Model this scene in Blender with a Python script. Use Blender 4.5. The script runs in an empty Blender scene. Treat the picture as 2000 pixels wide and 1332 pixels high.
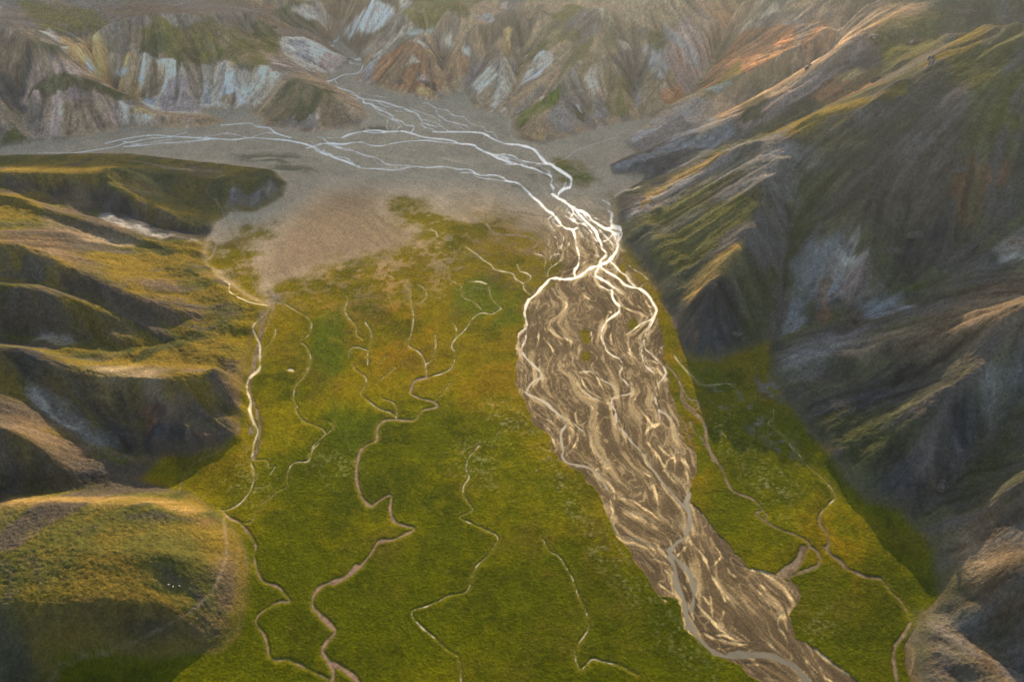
import bpy, math, time
import numpy as np
T0 = time.time()
def log(s): print('[%.1f] %s' % (time.time() - T0, s), flush=True)

# ---------------------------------------------------------------- camera, sky, sun, exposure
scene = bpy.context.scene
CAM_H, PITCH, F = 400.0, math.radians(38.0), 1556.0        # F: focal length in pixels of the 2000 px wide photo
cam_data = bpy.data.cameras.new('camera')
cam_data.sensor_width = 36.0
cam_data.lens = 36.0 * F / 2000.0
cam_data.clip_start, cam_data.clip_end = 1.0, 40000.0
cam = bpy.data.objects.new('camera', cam_data)
scene.collection.objects.link(cam)
cam.location = (0, 0, CAM_H)
cam.rotation_euler = (math.radians(90) - PITCH, 0, 0)
scene.camera = cam

SUN_EL, SUN_AZ = math.radians(17.0), math.radians(8.0)     # azimuth from +Y (straight ahead), positive to the right
SKY_STRENGTH, SUN_STRENGTH = 0.145, 5.0
EXPOSURE = 0.8
world = bpy.data.worlds.new('World')
scene.world = world
world.use_nodes = True
wn = world.node_tree
sky = wn.nodes.new('ShaderNodeTexSky')
sky.sky_type = 'NISHITA'
sky.sun_disc = False
sky.sun_elevation = SUN_EL
sky.sun_rotation = SUN_AZ
sky.altitude = 600
sky.dust_density = 1.6
sky.ozone_density = 0.2
bg = wn.nodes['Background']
bg.inputs['Strength'].default_value = SKY_STRENGTH
wn.links.new(sky.outputs['Color'], bg.inputs['Color'])
sun_data = bpy.data.lights.new('sun', 'SUN')
sun_data.energy = SUN_STRENGTH
sun_data.angle = math.radians(0.53)
sun_data.color = (1.0, 0.79, 0.50)
sun = bpy.data.objects.new('sun', sun_data)
scene.collection.objects.link(sun)
sun.location = (0, 600, 900)
# lamp shines along its -Z: from the sun (ahead of the camera) back towards us
sun.rotation_euler = (math.radians(-90) + SUN_EL, 0, -SUN_AZ)
scene.view_settings.view_transform = 'Standard'
scene.view_settings.look = 'None'
scene.view_settings.gamma = 1.0
scene.view_settings.use_curve_mapping = False
scene.view_settings.exposure = EXPOSURE
scene.cycles.use_denoising = True
scene.cycles.denoiser = 'OPENIMAGEDENOISE'
scene.cycles.denoising_input_passes = 'RGB_ALBEDO_NORMAL'
scene.cycles.denoising_prefilter = 'NONE'
scene.cycles.max_bounces = 6
scene.cycles.diffuse_bounces = 3
scene.cycles.volume_bounces = 1

# ---------------------------------------------------------------- small numeric kit
rng = np.random.default_rng(7)
f32 = np.float32
CP, SP = math.cos(PITCH), math.sin(PITCH)
def at(px, py, z=0.0):
    """Where the sight line through photo pixel (px, py) meets height z: world x, y."""
    px = np.asarray(px, float); py = np.asarray(py, float); z = np.asarray(z, float)
    u, v = (px - 1000.0) / F, (py - 666.0) / F
    dy, dz = CP - v * SP, -SP - v * CP
    t = (z - CAM_H) / dz
    return u * t, dy * t
CROPS = dict(P=(0, 0, 1), A=(0, 0, 2.857), B=(650, 0, 2.857), C=(1300, 0, 2.857), D=(0, 433, 2.857), E=(650, 433, 2.857),
             Fc=(1300, 433, 2.857), G=(0, 866, 2.857), Hc=(650, 866, 2.857), I=(1300, 866, 2.857),
             R1=(600, 60, 5), R2=(900, 200, 5), R3=(950, 380, 5), R4=(980, 560, 5), R5=(1000, 760, 5), R6=(1150, 960, 5),
             R7=(1300, 1066, 5), R8=(200, 200, 5))
def tracing(c, pts):
    ox, oy, s = CROPS[c]
    a = np.array(pts, float)
    a[:, 0] = ox + a[:, 0] / s
    a[:, 1] = oy + a[:, 1] / s
    return a
def spline(p, n=6):
    """Catmull-Rom through the rows of p."""
    p = np.asarray(p, float)
    if len(p) < 3:
        return np.array([p[0] + (p[-1] - p[0]) * t for t in np.linspace(0, 1, n + 1)])
    q = np.vstack([2 * p[0] - p[1], p, 2 * p[-1] - p[-2]])
    out = []
    for i in range(1, len(q) - 2):
        a, b, c, d = q[i - 1], q[i], q[i + 1], q[i + 2]
        for t in np.linspace(0, 1, n, endpoint=False):
            out.append(0.5 * (2 * b + (c - a) * t + (2 * a - 5 * b + 4 * c - d) * t * t + (3 * b - a - 3 * c + d) * t ** 3))
    out.append(p[-1])
    return np.array(out)
class Grid:
    def __init__(g, x0, x1, y0, y1, step):
        g.x0, g.y0, g.s = x0, y0, step
        g.nx, g.ny = int((x1 - x0) / step) + 1, int((y1 - y0) / step) + 1
    def idx(g, x, y): return (np.asarray(x) - g.x0) / g.s, (np.asarray(y) - g.y0) / g.s
    def mesh(g):
        return np.meshgrid((g.x0 + np.arange(g.nx) * g.s).astype(f32), (g.y0 + np.arange(g.ny) * g.s).astype(f32))
    def sample(g, A, x, y):
        fx, fy = g.idx(x, y)
        fx = np.clip(fx, 0, g.nx - 1.001); fy = np.clip(fy, 0, g.ny - 1.001)
        ix = fx.astype(np.int32); iy = fy.astype(np.int32)
        tx = (fx - ix).astype(f32); ty = (fy - iy).astype(f32)
        k = iy * g.nx + ix
        B = A.ravel()
        a = B[k]; b = B[k + 1]; c = B[k + g.nx]; d = B[k + g.nx + 1]
        a = a + (b - a) * tx; c = c + (d - c) * tx
        return a + (c - a) * ty
    def near(g, A, x, y):
        fx, fy = g.idx(x, y)
        ix = np.clip(np.rint(fx), 0, g.nx - 1).astype(np.int32); iy = np.clip(np.rint(fy), 0, g.ny - 1).astype(np.int32)
        return A[iy, ix]
def blur(A, r, passes=2):
    """Box blur of radius r cells, repeated."""
    for _ in range(passes):
        for ax in (0, 1):
            P = np.pad(A, [(r + 1, r) if k == ax else (0, 0) for k in (0, 1)], mode='edge').astype(np.float64)
            c = np.cumsum(P, axis=ax)
            n = A.shape[ax]
            hi = np.take(c, range(2 * r + 1, 2 * r + 1 + n), axis=ax); lo = np.take(c, range(0, n), axis=ax)
            A = ((hi - lo) / (2 * r + 1)).astype(f32)
    return A
_lat = rng.random((256, 256)).astype(f32)
def vnoise(x, y, k=0):
    """Value noise in -1..1, one cell per unit."""
    x = x + 37.7 * k; y = y + 91.3 * k
    fx = np.floor(x); fy = np.floor(y)
    tx = (x - fx).astype(f32); ty = (y - fy).astype(f32)
    ix = fx.astype(np.int32) & 255; iy = fy.astype(np.int32) & 255
    tx = tx * tx * tx * (tx * (tx * 6 - 15) + 10); ty = ty * ty * ty * (ty * (ty * 6 - 15) + 10)
    ix1 = (ix + 1) & 255; iy1 = (iy + 1) & 255
    a = _lat[iy, ix]; b = _lat[iy, ix1]; c = _lat[iy1, ix]; d = _lat[iy1, ix1]
    a = a + (b - a) * tx; c = c + (d - c) * tx
    return (a + (c - a) * ty) * 2 - 1
def fbm(x, y, size, octaves=4, gain=0.5, k=0, ridged=False):
    s = np.zeros(np.shape(x), f32); amp = 1.0; tot = 0
    ca, sa = math.cos(0.6), math.sin(0.6)
    u, v = x / size, y / size
    for o in range(octaves):
        n = vnoise(u, v, k + o)
        if ridged: n = 1 - 2 * np.abs(n)
        s += amp * n; tot += amp; amp *= gain
        u, v = (u * ca - v * sa) * 2.03, (u * sa + v * ca) * 2.03
    return s / tot * 1.5
def sstep(a, b, x):
    t = np.clip((x - a) / (b - a), 0, 1)
    return t * t * (3 - 2 * t)
def poly_dist(px, py, poly):
    """Signed distance (negative inside) of points to a polygon."""
    poly = np.asarray(poly, f32)
    d2 = np.full(px.shape, 1e12, f32); inside = np.zeros(px.shape, bool)
    n = len(poly)
    for i in range(n):
        ax, ay = poly[i]; bx, by = poly[(i + 1) % n]
        ex, ey = bx - ax, by - ay
        wx, wy = px - ax, py - ay
        t = np.clip((wx * ex + wy * ey) / (ex * ex + ey * ey + 1e-9), 0, 1)
        d2 = np.minimum(d2, (wx - t * ex) ** 2 + (wy - t * ey) ** 2)
        c = (ay > py) != (by > py)
        with np.errstate(divide='ignore', invalid='ignore'):
            inside ^= c & (px < ex * (py - ay) / (ey if ey != 0 else 1e-9) + ax)
    d = np.sqrt(d2)
    return np.where(inside, -d, d)

# ---------------------------------------------------------------- the lie of the land: valley floor outline, crests, gullies
FLOOR = [(120,1312),(200,1296),(300,1290),(430,1275),(470,1242),(482,1180),(490,1100),(472,1050),(440,1018),(400,985),(375,968),
 (330,958),(270,948),(320,903),(385,899),(440,879),(470,856),(476,800),(486,720),(495,665),(508,640),(527,602),(500,592),(455,562),(425,545),
 (405,515),(405,470),(425,440),(450,420),(500,418),(555,388),(563,362),(530,335),(440,325),(370,318),(290,308),(240,303),(130,305),
 (0,308),(-500,320),(-500,290),(0,292),(80,280),(140,277),(250,252),(320,252),(400,250),(440,240),(430,232),(400,222),(480,217),(505,232),
 (520,246),(600,259),(700,250),(716,228),(695,190),(640,163),(635,150),(650,146),(688,118),(652,98),(640,86),(660,74),(668,85),(700,115),
 (712,140),(693,157),(760,180),(830,196),(845,200),(905,178),(930,215),(960,222),(1000,232),(1005,270),(1060,283),(1100,272),(1200,243),
 (1300,228),(1215,280),(1240,303),(1190,325),(1195,345),(1260,347),(1250,360),(1200,390),(1208,445),(1215,480),(1262,522),(1292,580),
 (1318,640),(1345,706),(1400,712),(1450,692),(1500,675),(1500,740),(1530,790),(1600,880),(1650,950),(1690,990),(1755,1008),(1800,1062),
 (1822,1110),(1830,1190),(1790,1200),(1775,1250),(1790,1345),(1800,1500),(100,1500)]
# crests: (hill number, [(px, py, height)])
CRESTS = [
 (0,[(-300,330,75),(0,318,62),(130,325,52),(240,312,46),(290,322,36),(370,330,30),(440,335,27),(520,338,25),(556,360,5)]),
 (0,[(240,312,46),(200,352,42),(250,372,36),(330,405,24),(395,440,8)]),
 (1,[(-300,340,85),(0,364,70),(70,388,62),(175,416,45),(280,451,30),(350,470,18),(400,500,4)]),
 (2,[(-300,440,100),(0,455,86),(60,475,78),(122,500,68),(210,546,50),(280,577,38),(385,598,22),(500,602,8),(524,603,1)]),
 (3,[(-300,520,90),(0,538,72),(45,541,72),(105,554,62),(150,573,54),(196,592,44),(245,613,34),(297,626,26),(350,630,20),(420,632,14),(490,636,6)]),
 (4,[(-300,640,100),(0,660,78),(70,672,68),(157,710,53),(250,724,46),(340,716,43),(420,710,34),(452,722,25)]),
 (4,[(452,722,24),(462,770,17),(455,815,12),(402,840,17),(315,800,25),(245,776,30),(175,769,38)]),
 (5,[(-300,800,90),(0,820,70),(60,850,54),(130,880,32),(200,900,14),(250,912,6)]),
 (5,[(-300,740,84),(0,768,64),(60,800,48),(120,842,32),(190,888,12)]),
 (6,[(-300,990,44),(0,985,41),(100,983,40),(200,980,38),(300,985,33),(350,992,25),(400,1005,12),(432,1018,3)]),
 (6,[(-300,1080,46),(50,1080,43),(150,1080,42),(250,1080,39),(330,1080,32),(385,1085,19)]),
 (6,[(-200,1180,42),(50,1180,40),(200,1180,36),(300,1170,26),(360,1155,14)]),
 (6,[(40,1245,28),(180,1250,22),(260,1240,11)]),
 (7,[(-300,60,110),(0,40,100),(60,80,90),(130,95,72),(190,60,76),(300,25,88),(420,28,78),(500,20,70)]),
 (7,[(190,60,76),(150,90,68),(120,110,58)]),
 (7,[(260,98,56),(340,122,46),(440,120,44),(510,128,42)]),
 (8,[(55,188,40),(95,146,50),(150,148,50),(205,168,38),(270,196,22)]),
 (8,[(148,168,41),(165,200,28),(170,240,12)]),
 (8,[(235,196,22),(297,221,13),(350,225,8),(430,240,1.5)]),
 (9,[(520,128,42),(545,126,38),(590,157,29),(650,188,20),(692,208,11),(716,228,1)]),
 (9,[(520,30,50),(545,70,36),(592,74,24),(645,97,12),(688,116,2)]),
 (9,[(0,215,26),(60,250,6)]),
 (10,[(900,0,90),(860,30,76),(815,75,50),(800,110,34),(790,150,14),(786,180,2)]),
 (10,[(815,75,50),(848,112,34),(868,150,12)]),
 (10,[(740,0,70),(720,35,48),(690,70,24)]),
 (10,[(800,10,82),(760,60,46),(715,110,16)]),
 (11,[(1060,14,86),(1000,58,66),(985,110,46),(987,165,22),(958,218,2)]),
 (11,[(1060,14,86),(1000,22,84),(940,45,72),(890,90,46),(880,130,24)]),
 (12,[(1330,-60,120),(1250,75,64),(1170,105,56),(1110,150,38),(1060,188,22),(1010,232,6)]),
 (12,[(1180,8,96),(1150,60,70),(1110,100,54),(1060,150,34),(1020,200,14)]),
 (12,[(1170,105,56),(1200,130,44),(1220,180,20),(1225,222,4)]),
 (12,[(1060,188,22),(1100,200,18),(1130,232,8)]),
 (12,[(1020,232,12),(1050,225,13),(1045,258,6)]),
 (13,[(1500,-40,125),(1400,30,78),(1330,95,54),(1290,150,34),(1265,215,6)]),
 (13,[(1400,30,78),(1385,90,52),(1350,150,22)]),
 (14,[(1220,285,4),(1290,216,15),(1352,189,30),(1440,157,52),(1492,126,70),(1580,80,95),(1650,30,120),(1720,-10,138)]),
 (14,[(1190,328,3),(1227,311,12),(1300,280,22),(1352,256,36),(1415,230,53),(1492,190,78),(1580,140,102),(1667,72,132),(1740,30,146),(1800,0,150)]),
 (15,[(1206,420,6),(1250,385,18),(1310,345,36),(1380,305,60),(1440,278,80),(1500,262,95),(1560,235,108),(1600,210,118),(1640,195,127),(1720,180,146),(1760,160,154),(1800,140,163),(1850,85,178),(1890,50,186),(1930,35,194),(2000,35,204),(2300,0,240)]),
 (15,[(1500,262,95),(1490,340,86),(1470,440,68),(1420,490,58),(1402,532,50),(1385,575,43)]),
 (15,[(1640,195,127),(1680,280,118),(1690,380,96),(1690,470,74),(1690,500,68)]),
 (15,[(1690,470,74),(1620,440,74),(1600,470,64),(1570,530,40)]),
 (15,[(1850,85,178),(1900,200,160),(1880,330,125),(1840,420,96)]),
 (16,[(1650,640,28),(1766,572,62),(1870,515,88),(1960,460,106),(2100,380,135)]),
 (17,[(1530,715,6),(1600,692,26),(1690,672,44),(1780,655,60),(1860,632,79),(2000,580,112),(2200,500,150)]),
 (18,[(1950,690,88),(1850,740,66),(1760,790,44),(1680,850,22),(1640,900,10)]),
 (18,[(1850,740,66),(1840,800,58),(1835,870,44),(1830,925,32),(1800,960,20)]),
 (19,[(2200,850,110),(2000,910,72),(1920,985,38),(1860,1010,16)]),
 (19,[(2200,1080,90),(2000,1080,58),(1900,1080,26),(1845,1090,8)]),
 (19,[(2200,1200,70),(2000,1190,40),(1900,1180,20),(1845,1170,6)]),
 (15,[(1700,-150,190),(1850,-154,215),(2000,-150,222),(2300,-150,230)]),
 (20,[(1785,1205,1),(1850,1255,12),(1950,1320,28),(2100,1420,50)]),
]
GULLIES = [
 [(300,345,26),(345,380,18),(405,390,8),(430,430,1)],
 [(245,884,9),(315,890,6),(385,897,2),(437,878,0.5)],
 [(-300,965,30),(0,962,22),(150,960,14),(270,955,5),(365,968,0)],
 [(205,55,66),(210,100,40),(196,157,16),(230,180,10),(300,210,5)],
 [(0,130,62),(40,170,40),(55,200,26),(60,255,5)],
 [(300,210,5),(390,219,4),(480,216,3)],
 [(310,130,38),(318,180,14),(312,212,5)],[(390,135,34),(388,180,14),(390,218,4)],[(416,130,34),(418,180,14),(420,218,4)],[(490,140,32),(492,170,16),(470,216,4)],
 [(480,60,50),(540,110,32),(600,140,12),(640,155,1)],
 [(870,154,6),(863,115,20),(835,77,40),(846,55,52),(860,20,72)],
 [(915,180,2),(930,140,16),(950,100,36),(970,60,58)],
 [(993,205,2),(1007,157,16),(1003,122,30),(1028,73,50),(1045,50,58),(1090,25,76)],
 [(1140,245,2),(1150,205,12),(1140,165,28)],[(1190,235,2),(1190,190,14),(1180,150,32)],[(1245,225,2),(1240,170,16),(1240,110,40)],
 [(1320,215,3),(1310,170,18),(1330,120,38)],
 [(1345,190,8),(1370,154,14),(1405,101,29),(1457,35,58),(1500,0,74),(1560,-60,100)],
 [(1240,303,1),(1330,264,8),(1352,243,14),(1415,222,26),(1492,182,44),(1580,132,66),(1667,64,95),(1720,22,115)],
 [(1200,375,0),(1290,347,5),(1380,299,28),(1440,271,46),(1520,243,70),(1600,199,90),(1700,153,116),(1800,97,150),(1860,42,172)],
 [(1575,290,98),(1585,380,76),(1560,450,54),(1530,560,31),(1510,650,10)],
 [(1510,655,8),(1560,640,14),(1620,618,21),(1700,598,32),(1760,560,48),(1850,500,70),(1930,440,94),(2000,390,114),(2200,270,150)],
 [(1655,478,60),(1655,540,36),(1625,612,22)],
 [(1790,300,125),(1780,420,88),(1760,555,49)],
 [(1640,655,18),(1700,638,26),(1800,595,50),(1895,540,74),(2000,470,100),(2200,350,135)],
 [(1500,765,1),(1560,778,6),(1650,770,20),(1750,740,40),(1850,690,64)],
 [(1700,998,1),(1760,1005,3),(1800,995,7),(1850,960,16),(1880,925,25),(1912,883,35),(1950,830,48),(2000,765,66),(2200,600,110)],
 [(1760,90,138),(1830,72,140),(1900,68,140),(2000,62,146),(2200,40,150)],
 [(1830,1200,1),(1900,1262,5),(2000,1325,12),(2200,1420,30)],
 [(1310,598,1),(1345,700,0),(1385,714,1),(1440,692,4),(1490,672,6)],
 [(1710,588,34),(1655,600,27),(1600,618,20)],
]
def under(crest, *pix, deg=42.0):
    """A gully at the foot of the camera-side face of a crest: heights such that the face falls at about this angle."""
    c = np.array(crest, float); out = []
    for px, py in pix:
        yc = np.interp(px, c[:, 0], c[:, 1]); zc = np.interp(px, c[:, 0], c[:, 2])
        tc = math.tan(PITCH + math.atan((yc - 666) / F)); tv = math.tan(PITCH + math.atan((py - 666) / F)); k = 1 / math.tan(math.radians(deg))
        out.append((px, py, max(0.0, (400 / tv - (400 - zc) / tc + k * zc) / (1 / tv + k))))
    return out
CR = [p for _, p in CRESTS]
GULLIES += [under(CR[0], (-300,335), (0,350), (70,379), (175,406), (280,439), (350,457), (412,463)),
 under(CR[2], (-300,378), (0,384), (70,404), (140,428), (245,470), (315,490), (390,508)),
 under(CR[3], (-300,515), (0,528), (105,548), (196,582), (297,614), (400,625), (490,629), deg=46),
 under(CR[4], (-300,630), (0,645), (70,657), (157,687), (217,695), (297,683), (350,672), (413,658), (488,656), deg=44),
 under(CR[5], (-300,715), (0,738), (70,790), (105,812), (157,850), (205,876), deg=34) + [(245,886,5),(320,905,1)]]
G4 = Grid(-1500, 1500, 20, 2300, 4.0)
X4, Y4 = G4.mesh()
fl = np.array([at(*p) for p in FLOOR])
floor_sd = poly_dist(X4, Y4, fl)                       # metres; negative on the valley floor
def line3(pts, step=2.0):
    p = np.array(pts, float)
    x, y = at(p[:, 0], p[:, 1], p[:, 2])
    q = spline(np.stack([x, y, p[:, 2]], 1), 10)
    out = []
    for a, b in zip(q[:-1], q[1:]):
        n = max(2, int(np.hypot(*(b - a)[:2]) / step))
        out.append(a + (b - a) * np.linspace(0, 1, n, endpoint=False)[:, None])
    return np.vstack(out)
crest_pts = [(k, line3(p)) for k, p in CRESTS]
pins = np.vstack([p for _, p in crest_pts] + [line3(p) for p in GULLIES] +
                 [np.stack([np.linspace(-1500, 1500, 900), np.full(900, 2000.), 190 + 60 * np.sin(np.linspace(0, 19, 900)) * np.sin(np.linspace(0, 7, 900))], 1)])
def solve(step):
    """Heights that run straight between the pinned crests, gullies and the floor (membrane), coarse to fine."""
    h = None
    for s in (32, 16, 8, 4):
        g = Grid(G4.x0, G4.x0 + (G4.nx - 1) * 4.0, G4.y0, G4.y0 + (G4.ny - 1) * 4.0, float(s))
        X, Y = g.mesh()
        fx, fy = g.idx(pins[:, 0], pins[:, 1])
        ix = np.rint(fx).astype(int); iy = np.rint(fy).astype(int)
        ok = (ix >= 0) & (iy >= 0) & (ix < g.nx) & (iy < g.ny)
        k = iy[ok] * g.nx + ix[ok]
        n = np.bincount(k, minlength=g.nx * g.ny); zs = np.bincount(k, pins[ok, 2], minlength=g.nx * g.ny)
        pin = (zs / np.maximum(n, 1)).reshape(g.ny, g.nx).astype(f32); fixed = (n > 0).reshape(g.ny, g.nx)
        fsd = G4.sample(floor_sd, X, Y)
        fl_ = fsd < 0
        pin[fl_] = 0; fixed |= fl_
        if h is None: h = np.full((g.ny, g.nx), 40, f32)
        else: h = old.sample(h, X, Y)
        h[fixed] = pin[fixed]
        free = ~fixed
        for it in range(400 if s > 8 else 160):
            P = np.pad(h, 1, mode='edge')
            av = 0.25 * (P[:-2, 1:-1] + P[2:, 1:-1] + P[1:-1, :-2] + P[1:-1, 2:])
            h = np.where(free, h + 1.0 * (av - h), h)
        old = g
    return h
h4 = solve(4)
h4 = np.minimum(h4, 330)
log('membrane')
hill4 = sstep(0, 30, floor_sd)
far4 = sstep(700, 1000, Y4)
h4 += sstep(1150, 1500, Y4) * sstep(0, 60, floor_sd) * np.maximum(0, 10 + 70 * fbm(X4, Y4, 260, 3, k=31, ridged=True))
soft = blur(h4, 1, 2)
h4 = h4 + (soft - h4) * sstep(2, 14, floor_sd) * np.where(X4 < 0, 0.3, 0.6)
# broken ground: spurs and hollows on the hills
wx = fbm(X4, Y4, 90, 2, k=3) * 22; wy = fbm(X4, Y4, 90, 2, k=5) * 22
rd = fbm(X4 + wx, Y4 + wy, 75, 4, 0.5, k=9, ridged=True)
calm = 1 - 0.8 * sstep(-120, -160, X4) * sstep(352, 338, Y4)          # the near left hill is a smooth dome
h4 += calm * hill4 * (rd * (0.8 + 0.6 * far4) + fbm(X4, Y4, 34, 2, k=12) * 0.35)
# ---------------------------------------------------------------- running water cuts the slopes
def erode(h, cell, batches, n, steps, mask, ke=0.32, seed=3):
    r = np.random.default_rng(seed)
    ny, nx = h.shape
    h = h.astype(np.float64) / cell
    src = np.flatnonzero(mask.ravel() > 0.3)
    for b in range(batches):
        acc = np.zeros(ny * nx)
        k = r.choice(src, n)
        y = k // nx + r.random(n); x = k % nx + r.random(n)
        x = np.clip(x, 1, nx - 3); y = np.clip(y, 1, ny - 3)
        dx = np.zeros(n); dy = np.zeros(n); sp = np.ones(n); wat = np.ones(n); sed = np.zeros(n)
        for s in range(steps):
            ix = x.astype(int); iy = y.astype(int); u = x - ix; v = y - iy
            k = iy * nx + ix; B = h.ravel()
            a, bb, c, d = B[k], B[k + 1], B[k + nx], B[k + nx + 1]
            gx = (bb - a) * (1 - v) + (d - c) * v; gy = (c - a) * (1 - u) + (d - bb) * u
            h0 = a * (1 - u) * (1 - v) + bb * u * (1 - v) + c * (1 - u) * v + d * u * v
            dx = dx * 0.25 - gx * 0.75; dy = dy * 0.25 - gy * 0.75
            l = np.sqrt(dx * dx + dy * dy) + 1e-9
            dx /= l; dy /= l
            x2 = np.clip(x + dx, 1, nx - 3); y2 = np.clip(y + dy, 1, ny - 3)
            jx = x2.astype(int); jy = y2.astype(int); uu = x2 - jx; vv = y2 - jy; kk = jy * nx + jx
            h1 = B[kk] * (1 - uu) * (1 - vv) + B[kk + 1] * uu * (1 - vv) + B[kk + nx] * (1 - uu) * vv + B[kk + nx + 1] * uu * vv
            dh = h1 - h0
            cap = np.maximum(-dh, 0.01) * sp * wat * 2.2
            up = dh > 0
            dep = np.where(up, np.minimum(sed, dh), np.where(sed > cap, (sed - cap) * 0.25, 0))
            ero = np.where(~up & (sed <= cap), np.minimum((cap - sed) * ke, -dh * 0.9), 0)
            am = dep - ero
            sed = sed - am
            idx = np.concatenate([k, k + 1, k + nx, k + nx + 1])
            w = np.concatenate([am * (1 - u) * (1 - v), am * u * (1 - v), am * (1 - u) * v, am * u * v])
            acc += np.bincount(idx, w, minlength=nx * ny)
            sp = np.sqrt(np.maximum(sp * sp - dh * 1.5, 0.05)); wat *= 0.975
            x, y = x2, y2
        acc = acc.reshape(ny, nx)
        h += np.clip(0.45 * acc + 0.55 * blur(acc.astype(f32), 1, 2), -0.35, 0.25)
    return (h * cell).astype(f32)
before = h4.copy()
h4 = erode(h4, 4.0, 24, 12000, 30, hill4 * (0.35 - 0.1 * far4) * (calm > 0.9) * np.where(rng.random(h4.shape) < np.where(X4 > 20, 0.35, 1.0), 1, 0))
h4 = before + np.clip(h4 - before, -8 + 4.5 * far4, 2)
h4 = np.where(floor_sd < 0, h4 * np.exp(np.minimum(floor_sd, 0) / 6.0), h4)         # no deltas out on the plain
log('erosion')

# ---------------------------------------------------------------- fine downslope grain of the slopes (rills), on a 2 m grid
G2 = Grid(-1300, 1300, 60, 2100, 2.0)
X2, Y2 = G2.mesh()
h2 = G4.sample(h4, X2, Y2)
hs = blur(h2, 1, 2)
gy, gx = np.gradient(blur(h2, 3, 2), 2.0)
slope2 = np.sqrt(gx * gx + gy * gy)
ux = (-gx / (slope2 + 1e-4)).astype(f32); uy = (-gy / (slope2 + 1e-4)).astype(f32)
def lic(src, g, vx, vy, steps, ds):
    """Smear src along the flow vx, vy in both directions."""
    X, Y = g.mesh()
    acc = src.copy(); n = 1
    for sg in (1, -1):
        x = X.copy(); y = Y.copy()
        for s in range(steps):
            a = g.sample(vx, x, y); b = g.sample(vy, x, y)
            x += sg * ds * a; y += sg * ds * b
            acc += g.sample(src, x, y); n += 1
    return acc / n
def norm(a): return ((a - a.mean()) / (a.std() + 1e-9)).astype(f32)
nz = vnoise(X2 / 5.0, Y2 / 5.0, 2) + 0.7 * rng.standard_normal(X2.shape).astype(f32)
rill_fine = norm(lic(nz, G2, ux, uy, 9, 2.2))
nz = blur(rng.standard_normal(X2.shape).astype(f32), 2, 2); nz /= nz.std()
rill_wide = norm(lic(nz, G2, ux, uy, 13, 3.5))
nz = blur(rng.standard_normal(X2.shape).astype(f32), 3, 2)
rill_gully = norm(lic(nz, G2, ux, uy, 16, 4.0))
log('rills')

# ---------------------------------------------------------------- water, silt strands, dry channels and tracks on the plain
# (what, crop, width in photo px, points).  w river water, s pale silt, d dry gravel channel, m meadow stream, b brown stream, p track
TR = []
def T(what, crop, w, *pts): TR.append((what, w, tracing(crop, pts)))
T('w','R1',2.2,(345,72),(270,110),(262,140),(215,180),(225,205),(300,250),(345,268),(430,270),(500,295),(540,320),(555,345),(530,385),(485,420),(400,430),(340,440),(270,475),(210,500),(190,525),(210,545),(270,560),(330,570),(400,590),(440,603),(500,650),(560,670),(640,680),(720,695),(800,715),(870,740),(940,755),(970,775),(1040,800),(1080,830),(1110,870),(1125,905))
T('w','R1',1.0,(300,10),(285,40),(320,62),(345,72))
T('w','R1',1.5,(430,300),(410,315),(450,325),(530,340)); T('w','R1',1.2,(270,490),(295,520),(300,560))
T('w','R1',1.3,(440,603),(430,635),(480,640),(510,620),(500,605)); T('w','R1',1.0,(500,605),(560,615),(620,635),(680,642),(770,655))
T('w','R1',2.5,(540,670),(560,705),(620,720),(660,750),(720,780),(770,800),(830,835),(850,865),(920,890),(960,925),(1045,940),(1015,995))
T('w','R1',1.6,(620,690),(660,740),(760,770),(770,795)); T('w','R1',1.5,(660,760),(690,800),(740,825),(800,850),(870,890),(915,925),(880,960),(880,985))
T('w','R1',1.0,(910,920),(935,965)); T('w','R1',1.5,(800,850),(780,905),(785,960),(870,965),(880,985))
T('w','R1',1.4,(680,690),(760,740),(830,750),(880,790),(960,790),(1050,800)); T('w','R1',1.0,(880,745),(930,780))
T('w','R1',1.6,(970,770),(1060,805),(1110,860),(1130,900),(1110,910),(1150,945),(1220,960),(1230,980),(1290,990))
T('w','R1',1.8,(1140,905),(1200,925),(1280,940),(1310,935),(1350,965),(1400,985),(1480,985))
T('w','R1',1.6,(1050,780),(1110,800),(1160,820),(1230,840),(1280,870),(1300,895),(1290,930),(1310,940)); T('w','R1',1.0,(1000,755),(1080,785)); T('w','R1',1.3,(1120,870),(1180,880),(1240,895),(1290,925))
T('w','R1',3.0,(340,1045),(430,1010),(520,990),(600,975),(700,980),(770,990),(870,985),(940,985),(1020,1005),(1110,1035),(1200,1050),(1290,1058),(1380,1068),(1440,1085),(1480,1103),(1580,1110),(1640,1130),(1700,1170),(1800,1215),(1900,1260),(1990,1300))
T('w','R1',1.4,(100,1045),(240,1048),(340,1045)); T('w','R1',2.0,(560,985),(640,1000),(740,1000),(800,990))
T('w','R1',2.3,(0,1120),(60,1130),(140,1105),(240,1108),(360,1110),(440,1095),(540,1090),(600,1115),(710,1128),(800,1110),(920,1088),(1050,1077),(1180,1075),(1300,1090),(1400,1098),(1480,1103))
T('w','R1',2.0,(240,1108),(330,1145),(430,1165),(500,1195),(580,1225),(680,1250),(740,1285),(800,1310),(900,1315),(1050,1325)); T('w','R1',1.2,(600,1215),(680,1240),(760,1290)); T('w','R1',1.2,(650,1250),(690,1295),(740,1320))
T('w','R1',2.6,(0,1145),(60,1140),(110,1160),(140,1190),(230,1220),(300,1255),(370,1280),(430,1305),(500,1330)); T('w','R1',1.7,(150,1175),(230,1205),(290,1235),(380,1245),(430,1280),(480,1325))
T('w','R1',1.6,(150,1050),(200,1090),(220,1108))
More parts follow.
